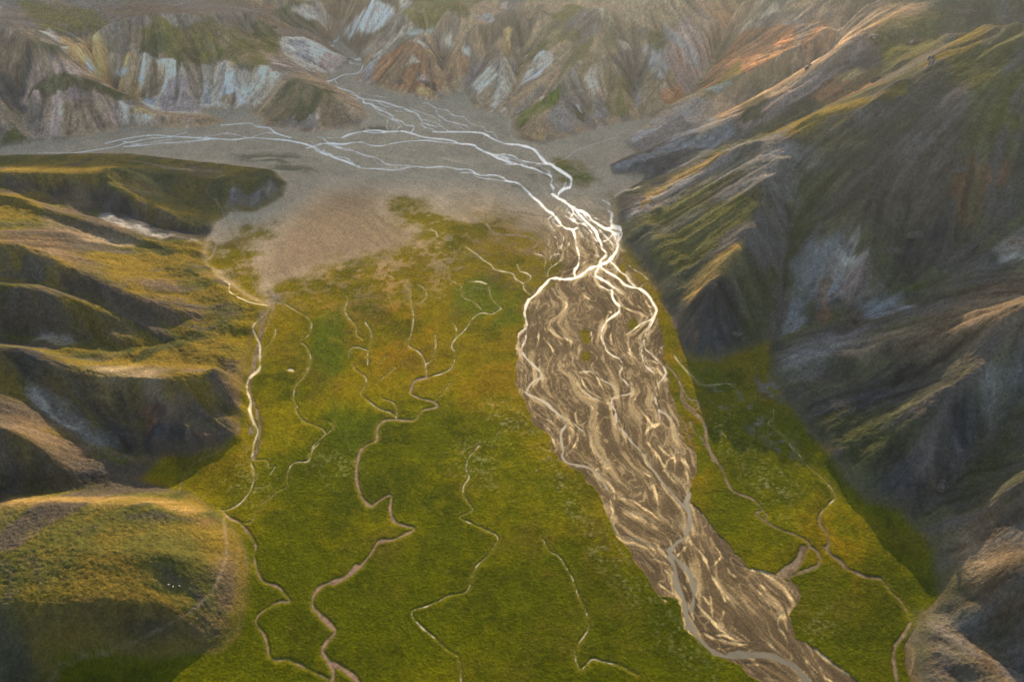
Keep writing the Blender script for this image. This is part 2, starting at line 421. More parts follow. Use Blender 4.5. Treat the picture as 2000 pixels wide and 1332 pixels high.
T('w','R1',2.8,(1230,990),(1360,990),(1480,990),(1600,990),(1690,998),(1760,1030),(1850,1075),(1920,1100),(2000,1115))
T('w','R1',1.8,(1130,715),(1170,710),(1250,760),(1275,820),(1330,860),(1370,885),(1450,905),(1550,930),(1590,980)); T('w','R1',1.0,(1430,890),(1470,930),(1540,975))
T('w','R1',1.4,(1170,705),(1240,750),(1310,770),(1370,780),(1400,815),(1450,835),(1530,845),(1570,885),(1640,925),(1720,945),(1745,985),(1810,995),(1840,1025),(1855,1075)); T('m','R1',0.9,(1345,545),(1320,590),(1260,640),(1200,690),(1150,715))
T('w','R2',4.6,(560,415),(640,435),(710,460),(750,500),(790,550),(830,590),(880,610),(940,650),(1020,700),(1070,740),(1080,790),(1060,830),(1000,850),(960,890),(950,930),(1000,960),(1050,1000),(1100,1040))
T('w','R2',3.0,(0,290),(150,295),(230,310),(300,350),(380,390),(460,410),(560,415))
T('w','R2',2.2,(1020,710),(1030,760),(1010,820),(970,860))
T('w','R2',3.2,(0,405),(120,415),(160,445),(230,485),(310,520),(380,555),(450,570),(540,600),(640,630),(730,655),(800,690),(870,715),(890,760),(880,800),(910,840),(900,890),(930,930),(1000,965))
T('w','R2',2.4,(240,480),(330,510),(440,510),(520,530),(560,560),(640,580),(760,600),(840,605),(880,610)); T('w','R2',2.2,(400,520),(470,545),(560,575),(610,610)); T('w','R2',2.2,(330,510),(400,535),(470,565),(490,600),(580,610),(650,630)); T('w','R2',1.5,(440,605),(500,610),(580,612)); T('w','R2',1.4,(570,570),(620,590),(650,625))
T('w','R2',2.2,(740,600),(790,635),(850,670),(875,700),(870,730)); T('w','R2',1.2,(920,790),(970,840)); T('w','R2',4.5,(880,800),(905,850))
T('w','R2',2.8,(0,655),(70,655),(110,670),(150,700),(220,720),(280,710),(350,715),(410,735),(450,765),(520,780),(570,800),(630,850),(680,900),(720,950),(790,1020),(850,1070),(900,1095),(935,1130),(960,1170))
T('w','R2',2.2,(0,690),(110,690),(150,725),(230,745),(330,755),(430,770),(500,785)); T('w','R2',1.0,(430,775),(470,805),(540,805))
T('m','R2',1.3,(490,300),(485,330),(520,360),(570,405)); T('m','R2',1.3,(900,605),(950,575),(1020,555),(1100,490),(1150,465),(1230,435),(1300,410),(1400,380),(1480,355),(1540,340),(1520,320),(1600,280),(1640,265))
T('m','R2',1.3,(1420,955),(1490,935),(1540,890),(1600,865),(1690,850),(1720,830),(1780,820))
T('w','R2',2.2,(1385,960),(1430,985),(1455,1015),(1435,1050),(1470,1090)); T('w','R2',4.0,(1470,1090),(1480,1130),(1470,1200),(1500,1230),(1550,1260),(1575,1320)); T('w','R2',1.6,(1040,905),(1050,960)); T('s','R2',1.2,(1080,830),(1130,860),(1200,890),(1270,920)); T('s','R2',1.2,(1150,790),(1210,850),(1220,880)); T('s','R2',2.0,(1250,1040),(1290,1000),(1240,950))
T('w','R3',4.2,(420,0),(520,80),(590,150),(640,180),(670,220),(720,290),(780,330),(840,350),(870,440),(880,520),(900,570),(905,640),(890,700),(860,745),(865,800)); T('w','R3',4.5,(680,230),(710,270),(740,310))
T('w','R3',2.2,(690,210),(650,260),(690,300),(730,310)); T('w','R3',1.8,(640,210),(605,250),(640,320),(670,355)); T('s','R3',1.6,(650,170),(700,130),(720,110)); T('s','R3',1.4,(700,180),(750,150))
T('w','R3',5.2,(650,0),(700,40),(780,80),(830,120),(880,150),(940,170),(1000,210),(1030,250),(1090,290),(1150,330),(1210,360),(1260,390),(1290,420),(1280,480),(1285,510),(1260,570),(1220,620),(1180,660),(1110,690),(1040,710),(980,745),(920,790),(850,820),(760,830),(680,820),(620,825),(580,870),(530,920),(480,980),(430,1020),(395,1080),(375,1150),(385,1210),(395,1280),(390,1330))
T('w','R3',5.0,(860,140),(930,220),(1000,290),(1060,350),(1090,420),(1120,480),(1130,530),(1170,570),(1160,600),(1120,640),(1110,690))
T('w','R3',3.0,(940,170),(980,230),(1010,260)); T('w','R3',3.0,(1100,340),(1150,400),(1200,450),(1230,490),(1240,540)); T('w','R3',2.2,(1140,460),(1190,440),(1230,400)); T('w','R3',4.0,(1170,330),(1250,340),(1300,370),(1320,420),(1290,470)); T('w','R3',4.5,(1225,180),(1215,260),(1230,310),(1290,350)); T('w','R3',3.2,(1210,360),(1250,420),(1270,470)); T('w','R3',1.6,(1060,230),(1130,260),(1180,290)); T('w','R3',1.4,(1200,480),(1250,500),(1280,490)); T('w','R3',1.2,(1110,120),(1190,170),(1210,190)); T('w','R3',1.2,(1270,490),(1310,530),(1340,560))
T('w','R3',3.2,(830,130),(850,180),(820,230),(880,280),(890,320),(840,350)); T('w','R3',2.4,(880,280),(940,290),(990,330),(1030,370),(1040,410),(1080,460)); T('w','R3',2.0,(770,210),(820,240),(850,270)); T('w','R3',2.2,(790,130),(770,210)); T('w','R3',1.6,(900,330),(920,400),(990,440),(1040,470),(1080,530),(1070,570),(1100,610)); T('w','R3',1.5,(890,320),(920,370),(950,420)); T('w','R3',2.4,(850,180),(900,230),(960,290),(1000,340),(1030,380)); T('w','R3',2.0,(860,240),(910,250),(950,300)); T('w','R3',2.0,(800,170),(830,200),(870,260)); T('w','R3',1.5,(930,300),(960,350),(1010,390))
T('s','R3',1.5,(920,500),(960,550),(1000,590)); T('w','R3',2.0,(740,390),(755,430),(740,490),(715,540),(715,590),(720,640),(680,680),(620,720),(600,760),(610,800)); T('s','R3',1.3,(690,470),(715,520)); T('w','R3',1.6,(700,580),(640,600),(620,640),(635,690)); T('s','R3',1.3,(640,395),(690,430)); T('s','R3',1.5,(815,460),(800,500)); T('s','R3',2.5,(900,580),(930,600),(960,610)); T('s','R3',2.0,(730,770),(800,740),(860,720)); T('s','R3',1.6,(740,800),(800,790),(850,760)); T('s','R3',2.2,(900,690),(910,740),(910,790)); T('s','R3',1.6,(940,680),(990,640))
T('m','R3',1.2,(570,690),(580,640),(550,600),(470,580)); T('w','R3',1.5,(570,690),(570,760),(620,810))
T('w','R3',4.2,(1110,690),(1080,740),(1065,790),(1130,830),(1200,870),(1240,920),(1230,1000),(1260,1060),(1300,1090),(1300,1140),(1250,1190),(1180,1230),(1140,1290),(1120,1330)); T('w','R3',2.2,(1030,720),(1020,780),(1070,830),(1100,880),(1160,920),(1220,940))
T('w','R3',4.0,(1110,690),(1140,730),(1240,790),(1300,830),(1350,880),(1430,910),(1500,920),(1560,960),(1600,1010),(1630,1080),(1660,1140),(1650,1190),(1610,1270),(1580,1330)); T('w','R3',2.8,(1210,650),(1260,700),(1310,760),(1370,800),(1410,860),(1450,900)); T('w','R3',1.6,(1260,790),(1280,740),(1220,660)); T('w','R3',2.4,(1240,900),(1310,950),(1340,1010),(1300,1060)); T('w','R3',1.0,(1370,800),(1380,775)); T('w','R3',1.6,(1500,910),(1560,855)); T('w','R3',2.8,(1660,1140),(1600,1220),(1520,1260),(1460,1300),(1420,1330))
T('s','R3',4.0,(640,900),(680,980),(740,1020),(780,1080),(750,1140),(700,1190),(640,1230),(590,1300)); T('s','R3',3.0,(1320,1090),(1400,1130),(1480,1160),(1560,1200)); T('s','R3',2.0,(900,920),(960,980),(1010,1020)); T('s','R3',2.0,(1390,1000),(1440,950),(1420,920)); T('s','R3',1.5,(1400,1040),(1450,1080),(1510,1110))
T('m','R3',1.6,(1390,690),(1450,740),(1520,780),(1580,840)); T('d','R3',2.5,(0,290),(60,370),(150,395),(280,400),(400,420),(480,450),(500,490),(430,540)); T('d','R3',2.5,(0,180),(100,210),(250,260),(400,310),(520,345),(600,355)); T('d','R3',3.0,(80,60),(110,120),(200,160),(330,180),(450,200),(600,220)); T('d','R3',1.6,(300,180),(330,240),(420,300))
T('w','R4',5.2,(270,120),(235,200),(230,280),(245,360),(240,440),(230,520),(195,600),(210,660),(260,720),(330,790),(380,840),(380,890),(320,920),(270,970),(240,1040)); T('w','R4',3.6,(240,400),(170,460),(160,550),(165,600)); T('w','R4',2.6,(330,830),(310,900),(260,960)); T('w','R4',5.0,(240,1040),(320,1080),(420,1130),(480,1190),(560,1250),(610,1320))
T('s','R4',2.0,(120,760),(190,810),(240,880)); T('s','R4',2.5,(290,340),(340,410),(360,470),(350,560),(300,640)); T('s','R4',3.0,(490,20),(540,90),(600,140),(620,190),(600,250),(530,310),(460,380),(450,410),(540,470),(640,510),(710,560),(735,610),(700,680),(690,730)); T('w','R4',1.2,(450,410),(540,470),(640,510),(710,560),(735,610),(700,680),(690,730),(720,790))
T('w','R4',2.4,(690,730),(720,790),(770,830),(880,830),(930,880),(1000,920),(1070,960),(1120,1010),(1130,1050)); T('w','R4',2.6,(600,750),(640,800),(700,860),(740,920),(790,1000),(850,1060),(930,1100),(1060,1140)); T('w','R4',1.6,(640,690),(610,730),(605,760)); T('s','R4',2.0,(770,830),(800,950),(870,1010),(960,1080),(1060,1110)); T('s','R4',2.5,(930,880),(970,970),(1000,1030),(1050,1090))
T('s','R4',1.2,(640,240),(700,350),(780,430),(800,480),(770,570),(700,650)); T('s','R4',1.2,(830,590),(880,510),(870,440)); T('s','R4',1.5,(840,620),(900,650),(930,700),(880,760),(890,820))
T('w','R4',4.6,(1070,30),(1080,100),(1110,150),(1150,190),(1140,250),(1070,300),(1020,350),(980,430),(970,490),(1000,560),(1020,620),(1080,670),(1150,710),(1180,770),(1150,860),(1200,920),(1250,980),(1270,1020),(1240,1050),(1130,1070),(1080,1100),(1070,1160),(1110,1210),(1120,1270),(1120,1330))
T('s','R4',4.0,(1050,370),(1060,480),(1080,570)); T('s','R4',2.5,(1180,170),(1240,220),(1340,250),(1420,300)); T('s','R4',1.5,(1260,30),(1240,130),(1290,180),(1350,190)); T('s','R4',2.5,(1170,400),(1240,460),(1230,560),(1260,640),(1330,720),(1370,770)); T('w','R4',2.5,(1240,460),(1320,400),(1400,350),(1460,320)); T('s','R4',3.0,(1000,200),(1040,240),(1080,250)); T('s','R4',1.6,(900,180),(980,260),(1010,310)); T('s','R4',2.0,(930,330),(970,400))
T('w','R4',4.2,(1340,20),(1410,70),(1460,140),(1510,220),(1500,270),(1460,330),(1420,420),(1390,500),(1370,580),(1370,680),(1400,770),(1470,830)); T('w','R4',4.4,(1390,520),(1400,600),(1440,640),(1510,710),(1560,760),(1600,840),(1570,900),(1520,960),(1495,1020),(1490,1100),(1520,1180),(1540,1260),(1560,1330)); T('w','R4',2.6,(1520,1180),(1590,1230),(1660,1290),(1680,1330)); T('w','R4',2.0,(1340,480),(1350,560),(1370,640))
T('w','R4',1.6,(1560,590),(1500,690)); T('s','R4',2.0,(1400,130),(1450,210),(1460,280)); T('s','R4',3.0,(1380,700),(1460,720),(1530,750)); T('s','R4',5.0,(1420,790),(1500,800),(1560,860)); T('s','R4',2.0,(1450,850),(1430,930),(1470,1000)); T('s','R4',3.0,(1260,920),(1280,960)); T('s','R4',2.0,(1310,780),(1340,830),(1310,940)); T('s','R4',2.5,(1310,1080),(1290,1120)); T('s','R4',2.0,(1230,640),(1290,690),(1340,740))
T('s','R4',1.2,(410,500),(500,620),(470,720),(430,800)); T('s','R4',1.8,(500,800),(470,900),(460,990),(520,1060),(600,1130),(660,1170),(640,1260)); T('s','R4',1.2,(700,0),(800,80),(900,180)); T('s','R4',1.5,(1050,670),(1060,760)); T('s','R4',1.4,(390,690),(340,740)); T('s','R4',1.4,(410,750),(370,810))
T('d','R4',3.2,(1600,760),(1700,870),(1760,1000),(1750,1080),(1800,1180),(1900,1260),(1970,1330)); T('m','R4',1.8,(1690,690),(1740,750),(1800,810),(1870,880),(1930,950),(1990,970)); T('d','R4',2.0,(1720,900),(1800,1060),(1900,1150),(1920,1180),(1880,1220))
T('w','R5',4.6,(150,50),(240,90),(340,140),(400,200),(470,260),(530,340),(480,420),(480,520),(500,600),(490,660),(540,720),(640,740),(740,765),(820,820),(880,890),(920,960),(940,1000)); T('s','R5',4.0,(940,1000),(960,1080),(980,1180),(970,1280)); T('w','R5',2.0,(490,660),(560,740),(700,780),(800,850),(860,900))
T('w','R5',2.8,(480,260),(560,300),(640,370),(720,440),(770,520),(810,600),(850,670),(910,720),(930,760)); T('s','R5',3.0,(180,100),(220,210),(300,270),(400,330),(450,420)); T('s','R5',3.0,(530,350),(600,400),(640,460),(610,550),(540,640)); T('s','R5',2.5,(560,430),(560,520),(530,590)); T('s','R5',3.0,(700,780),(800,850),(880,950)); T('s','R5',2.0,(850,760),(820,790)); T('s','R5',2.0,(270,290),(330,360),(400,430),(470,560)); T('s','R5',2.0,(300,270),(380,240),(480,250)); T('s','R5',2.0,(200,210),(260,330),(340,400),(420,520),(480,640)); T('s','R5',1.6,(110,90),(110,190)); T('s','R5',3.0,(380,460),(430,560),(490,640))
T('s','R5',2.5,(940,290),(970,400),(1010,500),(1050,580),(1050,660),(970,710)); T('s','R5',1.5,(1060,650),(1130,740),(1180,810),(1160,870)); T('w','R5',4.4,(1010,210),(1010,290),(1040,370),(1100,430),(1170,520),(1250,600),(1310,690),(1370,780),(1430,860),(1500,950),(1580,1040),(1660,1130),(1700,1180))
T('s','R5',3.0,(1200,120),(1260,210),(1330,290),(1360,350),(1310,420),(1300,480),(1340,540),(1400,620),(1460,720)); T('s','R5',2.0,(1370,360),(1450,320)); T('s','R5',4.5,(1350,540),(1430,650),(1500,780)); T('w','R5',4.4,(1390,30),(1410,130),(1440,210),(1540,270),(1570,360),(1590,470),(1600,570),(1590,640)); T('s','R5',3.0,(1590,650),(1520,700),(1490,780)); T('s','R5',3.5,(1590,650),(1590,750),(1580,850)); T('s','R5',3.0,(1600,640),(1680,720),(1710,820),(1720,920)); T('w','R5',2.4,(1500,820),(1580,880),(1660,930),(1740,1000)); T('s','R5',3.0,(1430,200),(1450,320),(1390,370)); T('s','R5',4.0,(1400,520),(1470,600),(1550,660)); T('s','R5',3.0,(1640,640),(1700,720),(1750,830)); T('s','R5',2.5,(1500,700),(1490,790),(1540,860)); T('s','R5',1.6,(1300,200),(1380,190)); T('s','R5',1.5,(1610,420),(1700,480),(1770,520)); T('s','R5',1.5,(1640,500),(1720,560),(1770,640))
T('w','R5',4.4,(1740,1000),(1720,1080),(1700,1150),(1730,1220),(1740,1320)); T('s','R5',3.5,(1370,850),(1390,960),(1420,1080),(1440,1220),(1530,1290)); T('s','R5',2.0,(1400,920),(1300,1000),(1290,1090)); T('s','R5',2.5,(1030,1050),(1150,1080),(1240,1130),(1350,1200),(1450,1290)); T('s','R5',2.5,(1020,1160),(1150,1220),(1280,1280),(1390,1330)); T('s','R5',2.0,(640,200),(620,250),(660,350),(740,300)); T('s','R5',2.0,(830,240),(770,370)); T('s','R5',1.8,(840,360),(760,480)); T('s','R5',1.5,(780,170),(840,240)); T('s','R5',2.2,(1240,760),(1310,830),(1360,850)); T('s','R5',2.0,(1150,960),(1160,1040)); T('s','R5',5.0,(930,900),(990,980),(1000,1060))
T('d','R5',4.5,(1650,20),(1690,130),(1760,200),(1850,290),(1890,380),(1900,500),(1930,600),(1960,700)); T('d','R5',2.5,(1740,320),(1760,400),(1850,480),(1870,540)); T('d','R5',2.0,(1680,100),(1800,110),(1830,180),(1790,200))
T('w','R6',2.8,(150,130),(220,220),(230,330),(280,420),(350,470),(450,480),(540,520),(640,540),(760,570)); T('w','R6',10.0,(980,20),(960,80),(950,110),(980,170),(985,290),(960,400),(930,460),(860,500),(790,570)); T('w','R6',10.0,(770,580),(830,640),(900,700),(970,780),(1010,860),(1030,960),(1020,1060),(1000,1160)); T('w','R6',10.0,(790,640),(840,760),(850,880),(900,1000),(940,1080),(950,1180),(980,1290),(1020,1330))
T('w','R6',1.2,(380,220),(520,260),(620,320),(760,360)); T('w','R6',1.2,(680,250),(780,290),(900,340)); T('w','R6',1.5,(900,350),(850,440),(770,560)); T('s','R6',5.0,(250,60),(230,200),(230,330),(300,430)); T('s','R6',3.0,(640,0),(670,120),(690,230),(760,300),(830,350)); T('s','R6',2.0,(280,70),(400,90),(520,150),(600,230),(700,310)); T('s','R6',2.0,(300,150),(420,220),(540,290)); T('s','R6',6.0,(940,460),(960,520),(870,620)); T('s','R6',3.5,(1000,200),(1010,330),(990,480),(1100,600),(1160,720),(1190,800),(1250,900),(1330,1010),(1430,1110),(1540,1230),(1650,1330))
T('s','R6',3.0,(1250,540),(1290,620),(1250,690),(1190,740)); T('s','R6',4.0,(1300,640),(1400,690),(1500,740),(1640,770),(1780,840),(1900,920),(1960,1020),(1990,1060)); T('s','R6',4.0,(400,530),(500,600),(570,700),(630,760),(670,880),(780,970),(850,1010)); T('s','R6',3.0,(580,640),(700,680),(790,720)); T('s','R6',5.0,(850,650),(900,720),(950,800),(960,880)); T('s','R6',6.0,(860,800),(900,900),(950,960)); T('s','R6',5.0,(960,1050),(1000,1150),(1020,1250)); T('s','R6',4.0,(1260,910),(1320,1040),(1320,1160),(1290,1250)); T('s','R6',2.0,(1190,1020),(1200,1120),(1210,1220)); T('s','R6',2.0,(1060,1100),(1150,1200),(1250,1290)); T('s','R6',3.0,(1980,1100),(1940,1170),(1860,1230),(1840,1320)); T('w','R6',2.0,(1970,1180),(1900,1210)); T('s','R6',4.0,(870,400),(930,460),(980,500)); T('s','R6',3.0,(300,430),(400,450),(500,520)); T('s','R6',2.0,(500,350),(600,420),(700,500)); T('s','R6',2.0,(760,370),(820,420),(860,440)); T('s','R6',2.0,(1040,320),(1080,500)); T('s','R6',2.0,(700,720),(780,800),(840,830)); T('s','R6',2.0,(1060,960),(1130,1040),(1180,1100))
T('s','R6',3.0,(1350,740),(1380,790),(1430,830)); T('s','R6',2.6,(1560,900),(1640,950),(1720,1030)); T('s','R6',4.0,(1820,1080),(1880,1130)); T('s','R6',2.2,(1570,760),(1640,880),(1750,960),(1900,1070)); T('s','R6',1.6,(1300,860),(1420,950),(1600,1040),(1750,1150),(1830,1250))
T('d','R6',2.5,(1730,220),(1740,290),(1790,330))
T('w','R7',10.0,(200,790),(280,840),(330,910),(400,980),(480,1040),(600,1080),(650,1070)); T('w','R7',15.0,(640,1070),(760,1060),(900,1065),(1040,1080),(1150,1130),(1260,1180),(1330,1260),(1400,1330),(1450,1400)); T('w','R7',2.8,(540,800),(640,870),(740,910),(860,930),(960,960),(1060,1010),(1120,1050),(1250,1140)); T('w','R7',11.0,(180,560),(200,660),(240,760),(290,830))
T('s','R7',4.0,(530,400),(640,540),(760,680),(860,780),(950,880),(1020,960),(1060,1000)); T('s','R7',4.0,(1110,700),(1090,790),(1150,850),(1200,960),(1250,1090)); T('s','R7',5.0,(340,840),(480,900),(650,950),(800,960)); T('s','R7',5.0,(760,1085),(900,1095)); T('s','R7',2.5,(1260,900),(1330,1000),(1400,1130),(1480,1230)); T('s','R7',4.0,(800,1150),(1000,1160),(1130,1240),(1250,1330)); T('s','R7',4.0,(1300,880),(1450,1010),(1600,1140),(1750,1230),(1900,1320)); T('s','R7',2.0,(820,250),(900,370),(1050,470),(1180,560)); T('s','R7',1.5,(880,420),(980,530),(1080,700)); T('s','R7',4.0,(400,880),(560,870),(640,900)); T('s','R7',3.0,(450,1000),(600,1000),(700,960)); T('s','R7',3.0,(900,1180),(1000,1260),(1050,1330)); T('s','R7',2.0,(700,720),(680,830)); T('s','R7',2.0,(330,640),(440,720),(500,790)); T('s','R7',2.0,(880,860),(880,960)); T('s','R7',3.0,(1500,1180),(1560,1280),(1650,1340)); T('s','R7',2.0,(1350,1080),(1400,1200),(1420,1300))
T('d','I',3.4,(220,0),(270,80),(320,150),(340,210),(380,270),(480,310),(540,370),(500,390),(560,440),(640,480),(720,510),(790,550),(800,590))
T('d','R7',15.0,(1350,20),(1310,130),(1240,210),(1120,290)); T('d','R7',3.5,(1400,0),(1480,60),(1500,130),(1480,200),(1350,250),(1190,310)); T('d','R7',4.0,(1560,20),(1620,90),(1700,150),(1770,220),(1870,270),(2000,320)); T('d','R7',2.0,(1190,300),(1250,390),(1300,480))
T('w','B',2.3,(145,930),(165,940),(250,943),(350,950),(450,931),(530,935),(630,932),(700,946)); T('w','B',1.3,(450,931),(350,940),(250,935))
# far plain, left
T('w','A',1.2,(60,890),(160,865),(250,855),(400,855)); T('w','A',2.6,(400,858),(470,850),(560,835),(640,820),(700,800),(760,790),(830,775),(900,770),(980,765),(1100,770),(1200,775),(1300,780),(1400,770),(1500,775),(1600,785),(1680,800),(1750,822),(1780,850),(1860,880),(1930,900),(2000,935)); T('w','A',1.8,(590,800),(680,780),(760,765),(860,755),(960,760),(1040,740)); T('w','A',2.2,(690,820),(800,812),(900,800),(990,795),(1060,790),(1200,775)); T('w','A',1.4,(1130,770),(1200,755),(1270,745),(1350,760),(1380,770)); T('w','A',2.4,(1240,700),(1330,692),(1400,690),(1440,710),(1500,715),(1540,745),(1620,770)); T('w','A',1.6,(1400,770),(1470,745),(1540,745)); T('w','A',2.0,(1750,822),(1820,800),(1900,803),(2000,795)); T('w','A',1.8,(1830,805),(1900,830),(2000,850)); T('w','A',1.4,(690,790),(740,800),(780,815)); T('w','A',1.0,(200,890),(330,865),(400,855)); T('w','A',1.2,(1440,695),(1480,720)); T('w','A',1.6,(740,808),(850,795),(960,778))
for y in (905, 930, 950, 870, 690): T('s','A',0.7,(900 + y % 97, y),(1150, y - 6),(1400 + y % 61, y + 5),(1700, y + 10))
for q in ((1270,880),(1320,905),(1420,920),(1480,875)): T('s','B',0.8,(q[0]-900, q[1]),(q[0]-800, q[1]+14),(q[0]-690, q[1]+30))
for q in ((640,890),(720,905),(250,880),(350,935),(800,960),(1180,850),(870,985),(980,1005),(1060,990)): T('s','B',1.6,(q[0]-60, q[1]-14),(q[0], q[1]),(q[0]+70, q[1]+22))
# meadow streams
T('m','E',2.2,(940,485),(890,515),(830,510),(780,540),(740,600),(680,660),(665,700),(685,740),(660,820),(600,850),(530,870)); T('b','E',3.4,(530,870),(460,890),(440,930),(440,965),(500,990),(560,1005),(580,1035),(500,1055),(460,1105),(400,1110),(350,1105),(290,1110),(250,1150),(245,1220),(190,1245),(155,1290),(140,1340))
T('b','Hc',4.6,(160,25),(140,90),(130,180),(150,270),(175,320),(215,350),(260,320),(325,290),(320,370),(340,430),(400,460),(455,475),(410,505),(330,540),(260,550),(210,620),(150,690),(90,740),(0,785)); T('b','G',7.5,(1990,685),(1930,745),(1850,775),(1790,800),(1750,850),(1745,910),(1790,960),(1840,1010),(1870,1050),(1830,1100),(1800,1160),(1840,1230),(1860,1290),(1830,1400)); T('b','G',9.0,(1860,1230),(1930,1270),(1990,1320),(2000,1400))
T('m','E',2.0,(780,335),(820,336),(860,350)); T('m','E',1.3,(870,365),(890,430),(940,485)); T('m','E',1.7,(740,140),(800,180),(840,215),(880,240),(910,270),(1000,290),(1020,320),(1060,345),(1070,380),(1105,410)); T('m','E',1.6,(1030,240),(1045,275),(1085,290),(1105,310),(1090,330),(1060,345))
T('m','E',1.7,(400,350),(435,390),(435,430),(445,480),(450,550),(440,620),(420,690),(470,720),(510,770),(525,850),(520,870)); T('m','E',1.3,(475,350),(510,375),(525,420),(480,460)); T('m','E',1.4,(570,630),(575,700),(550,770),(525,795)); T('m','E',1.4,(675,565),(690,600),(690,640))
T('m','E',1.4,(45,415),(85,425),(70,490),(90,540),(130,580),(135,630),(170,660)); T('m','E',0.9,(180,560),(215,620),(210,690),(195,740),(195,800)); T('m','E',1.4,(90,760),(95,720),(130,700),(200,720)); T('m','E',1.9,(120,800),(125,825),(185,870),(180,920),(160,960),(210,1010),(260,1045),(330,1070),(355,1100)); T('m','E',1.3,(280,990),(335,1010),(360,1050),(355,1095)); T('m','E',1.3,(655,900),(620,950),(570,1000)); T('m','E',1.3,(300,750),(260,790)); T('m','E',1.0,(350,815),(270,880)); T('m','E',0.9,(645,295),(660,330),(715,360),(725,420),(790,450),(830,490)); T('m','E',1.6,(545,40),(575,60),(585,85)); T('s','E',1.8,(1080,1100),(1020,1135),(940,1160),(930,1200),(890,1240),(820,1240),(780,1300))
T('m','D',1.5,(1245,330),(1280,350),(1280,385),(1330,420),(1400,450),(1500,470)); T('m','D',4.8,(1500,475),(1490,510),(1440,550),(1410,590),(1430,640),(1450,690),(1450,760),(1450,820),(1400,870),(1380,910),(1385,960),(1400,1010),(1395,1060),(1420,1130),(1440,1170),(1415,1250),(1415,1331)); T('d','D',7.0,(1500,490),(1470,560),(1455,640),(1440,720),(1420,800),(1400,880),(1392,960)); T('d','D',4.0,(1392,960),(1430,1050),(1450,1140),(1440,1250),(1420,1330))
T('m','G',2.2,(1420,0),(1400,100),(1420,160),(1410,230),(1380,290),(1320,350),(1240,380)); T('b','G',3.4,(1240,380),(1280,420),(1340,445),(1370,480),(1410,530),(1430,580),(1420,640),(1440,720),(1470,770),(1550,800),(1600,850),(1615,885),(1560,885),(1490,920),(1435,970),(1430,1010),(1470,1060),(1490,1120),(1500,1180),(1540,1210),(1600,1205),(1680,1240),(1760,1280),(1840,1320))
T('m','D',1.5,(1590,460),(1640,490),(1710,530),(1740,570),(1725,630),(1680,670),(1710,700),(1735,770),(1700,860),(1650,920),(1640,990),(1660,1030),(1650,1050),(1690,1110),(1750,1135),(1800,1160),(1810,1190),(1750,1250),(1740,1290),(1720,1331)); T('m','G',1.3,(1780,0),(1745,40),(1720,100),(1640,110),(1605,170),(1605,240),(1560,260),(1500,310),(1450,350),(1410,430),(1370,450)); T('m','D',1.5,(1850,1125),(1860,1150),(1810,1195)); T('m','D',1.2,(1540,600),(1530,650),(1490,700),(1460,760)); T('m','G',1.3,(1400,95),(1490,95),(1500,130),(1535,130),(1510,170))
T('m','Hc',0.75,(820,10),(760,80),(745,140),(760,190),(730,240),(735,300),(780,370),(710,410),(780,450),(870,490),(920,530),(870,620),(800,690),(770,780),(740,830),(650,850),(590,880),(520,910),(440,940),(480,1010),(560,1080),(640,1150),(700,1190),(715,1260),(715,1345)); T('m','Hc',0.75,(1170,530),(1210,600),(1260,630),(1300,690),(1340,760),(1370,850),(1410,930),(1425,1030),(1370,1120),(1350,1180),(1380,1260),(1420,1230),(1450,1205),(1520,1220),(1600,1240),(1700,1290))
T('m','I',1.8,(690,0),(740,60),(800,130),(870,190),(930,260),(940,310),(890,360),(860,400)); T('d','I',3.2,(860,400),(860,450),(900,500),(910,560),(900,600),(960,650),(1020,700),(1100,740),(1200,755)); T('b','I',2.6,(1200,755),(1260,830),(1310,880),(1340,940),(1360,1010)); T('d','I',5.0,(1360,1010),(1330,1070),(1280,1130),(1270,1200),(1290,1345))
T('m','Fc',1.7,(45,740),(100,820),(150,870),(190,910),(280,910),(350,905),(410,940)); T('m','Fc',1.6,(600,1050),(600,1090),(575,1130),(650,1190),(700,1260),(770,1331)); T('s','Hc',1.2,(1930,960),(1940,1060),(1940,1150),(1970,1220),(1990,1300))
# tracks
T('p','D',4.0,(1200,-130),(1270,0),(1310,110),(1350,170),(1385,250),(1410,330),(1450,400),(1500,470)); T('p','D',3.5,(1530,480),(1490,590),(1450,640)); T('p','D',1.6,(1700,330),(1860,250),(2000,190)); T('p','B',1.6,(330,1215),(390,1170),(420,1120))
T('p','R8',1.6,(1240,680),(1100,750),(1020,820),(1030,890),(1100,980),(1200,1080),(1250,1150)); T('d','D',1.6,(1220,60),(1190,190),(1130,260),(1140,310))
T('p','G',5.0,(1250,425),(1258,520),(1265,600),(1240,700),(1200,800),(1130,880),(1050,950)); T('p','G',2.5,(1050,950),(900,1030),(700,1130),(500,1200),(350,1260),(270,1345))
T('p','G',1.8,(1000,275),(1030,180),(1080,120),(1180,70),(1290,10))
# pools
T('m','P',5.0,(540,58),(555,56),(568,55)); T('m','P',4.0,(562,723),(568,723),(574,725)); T('m','P',4.5,(1295,1170),(1301,1175)); T('m','P',2.5,(1496,1003),(1499,1007));
log('%d tracings' % len(TR))

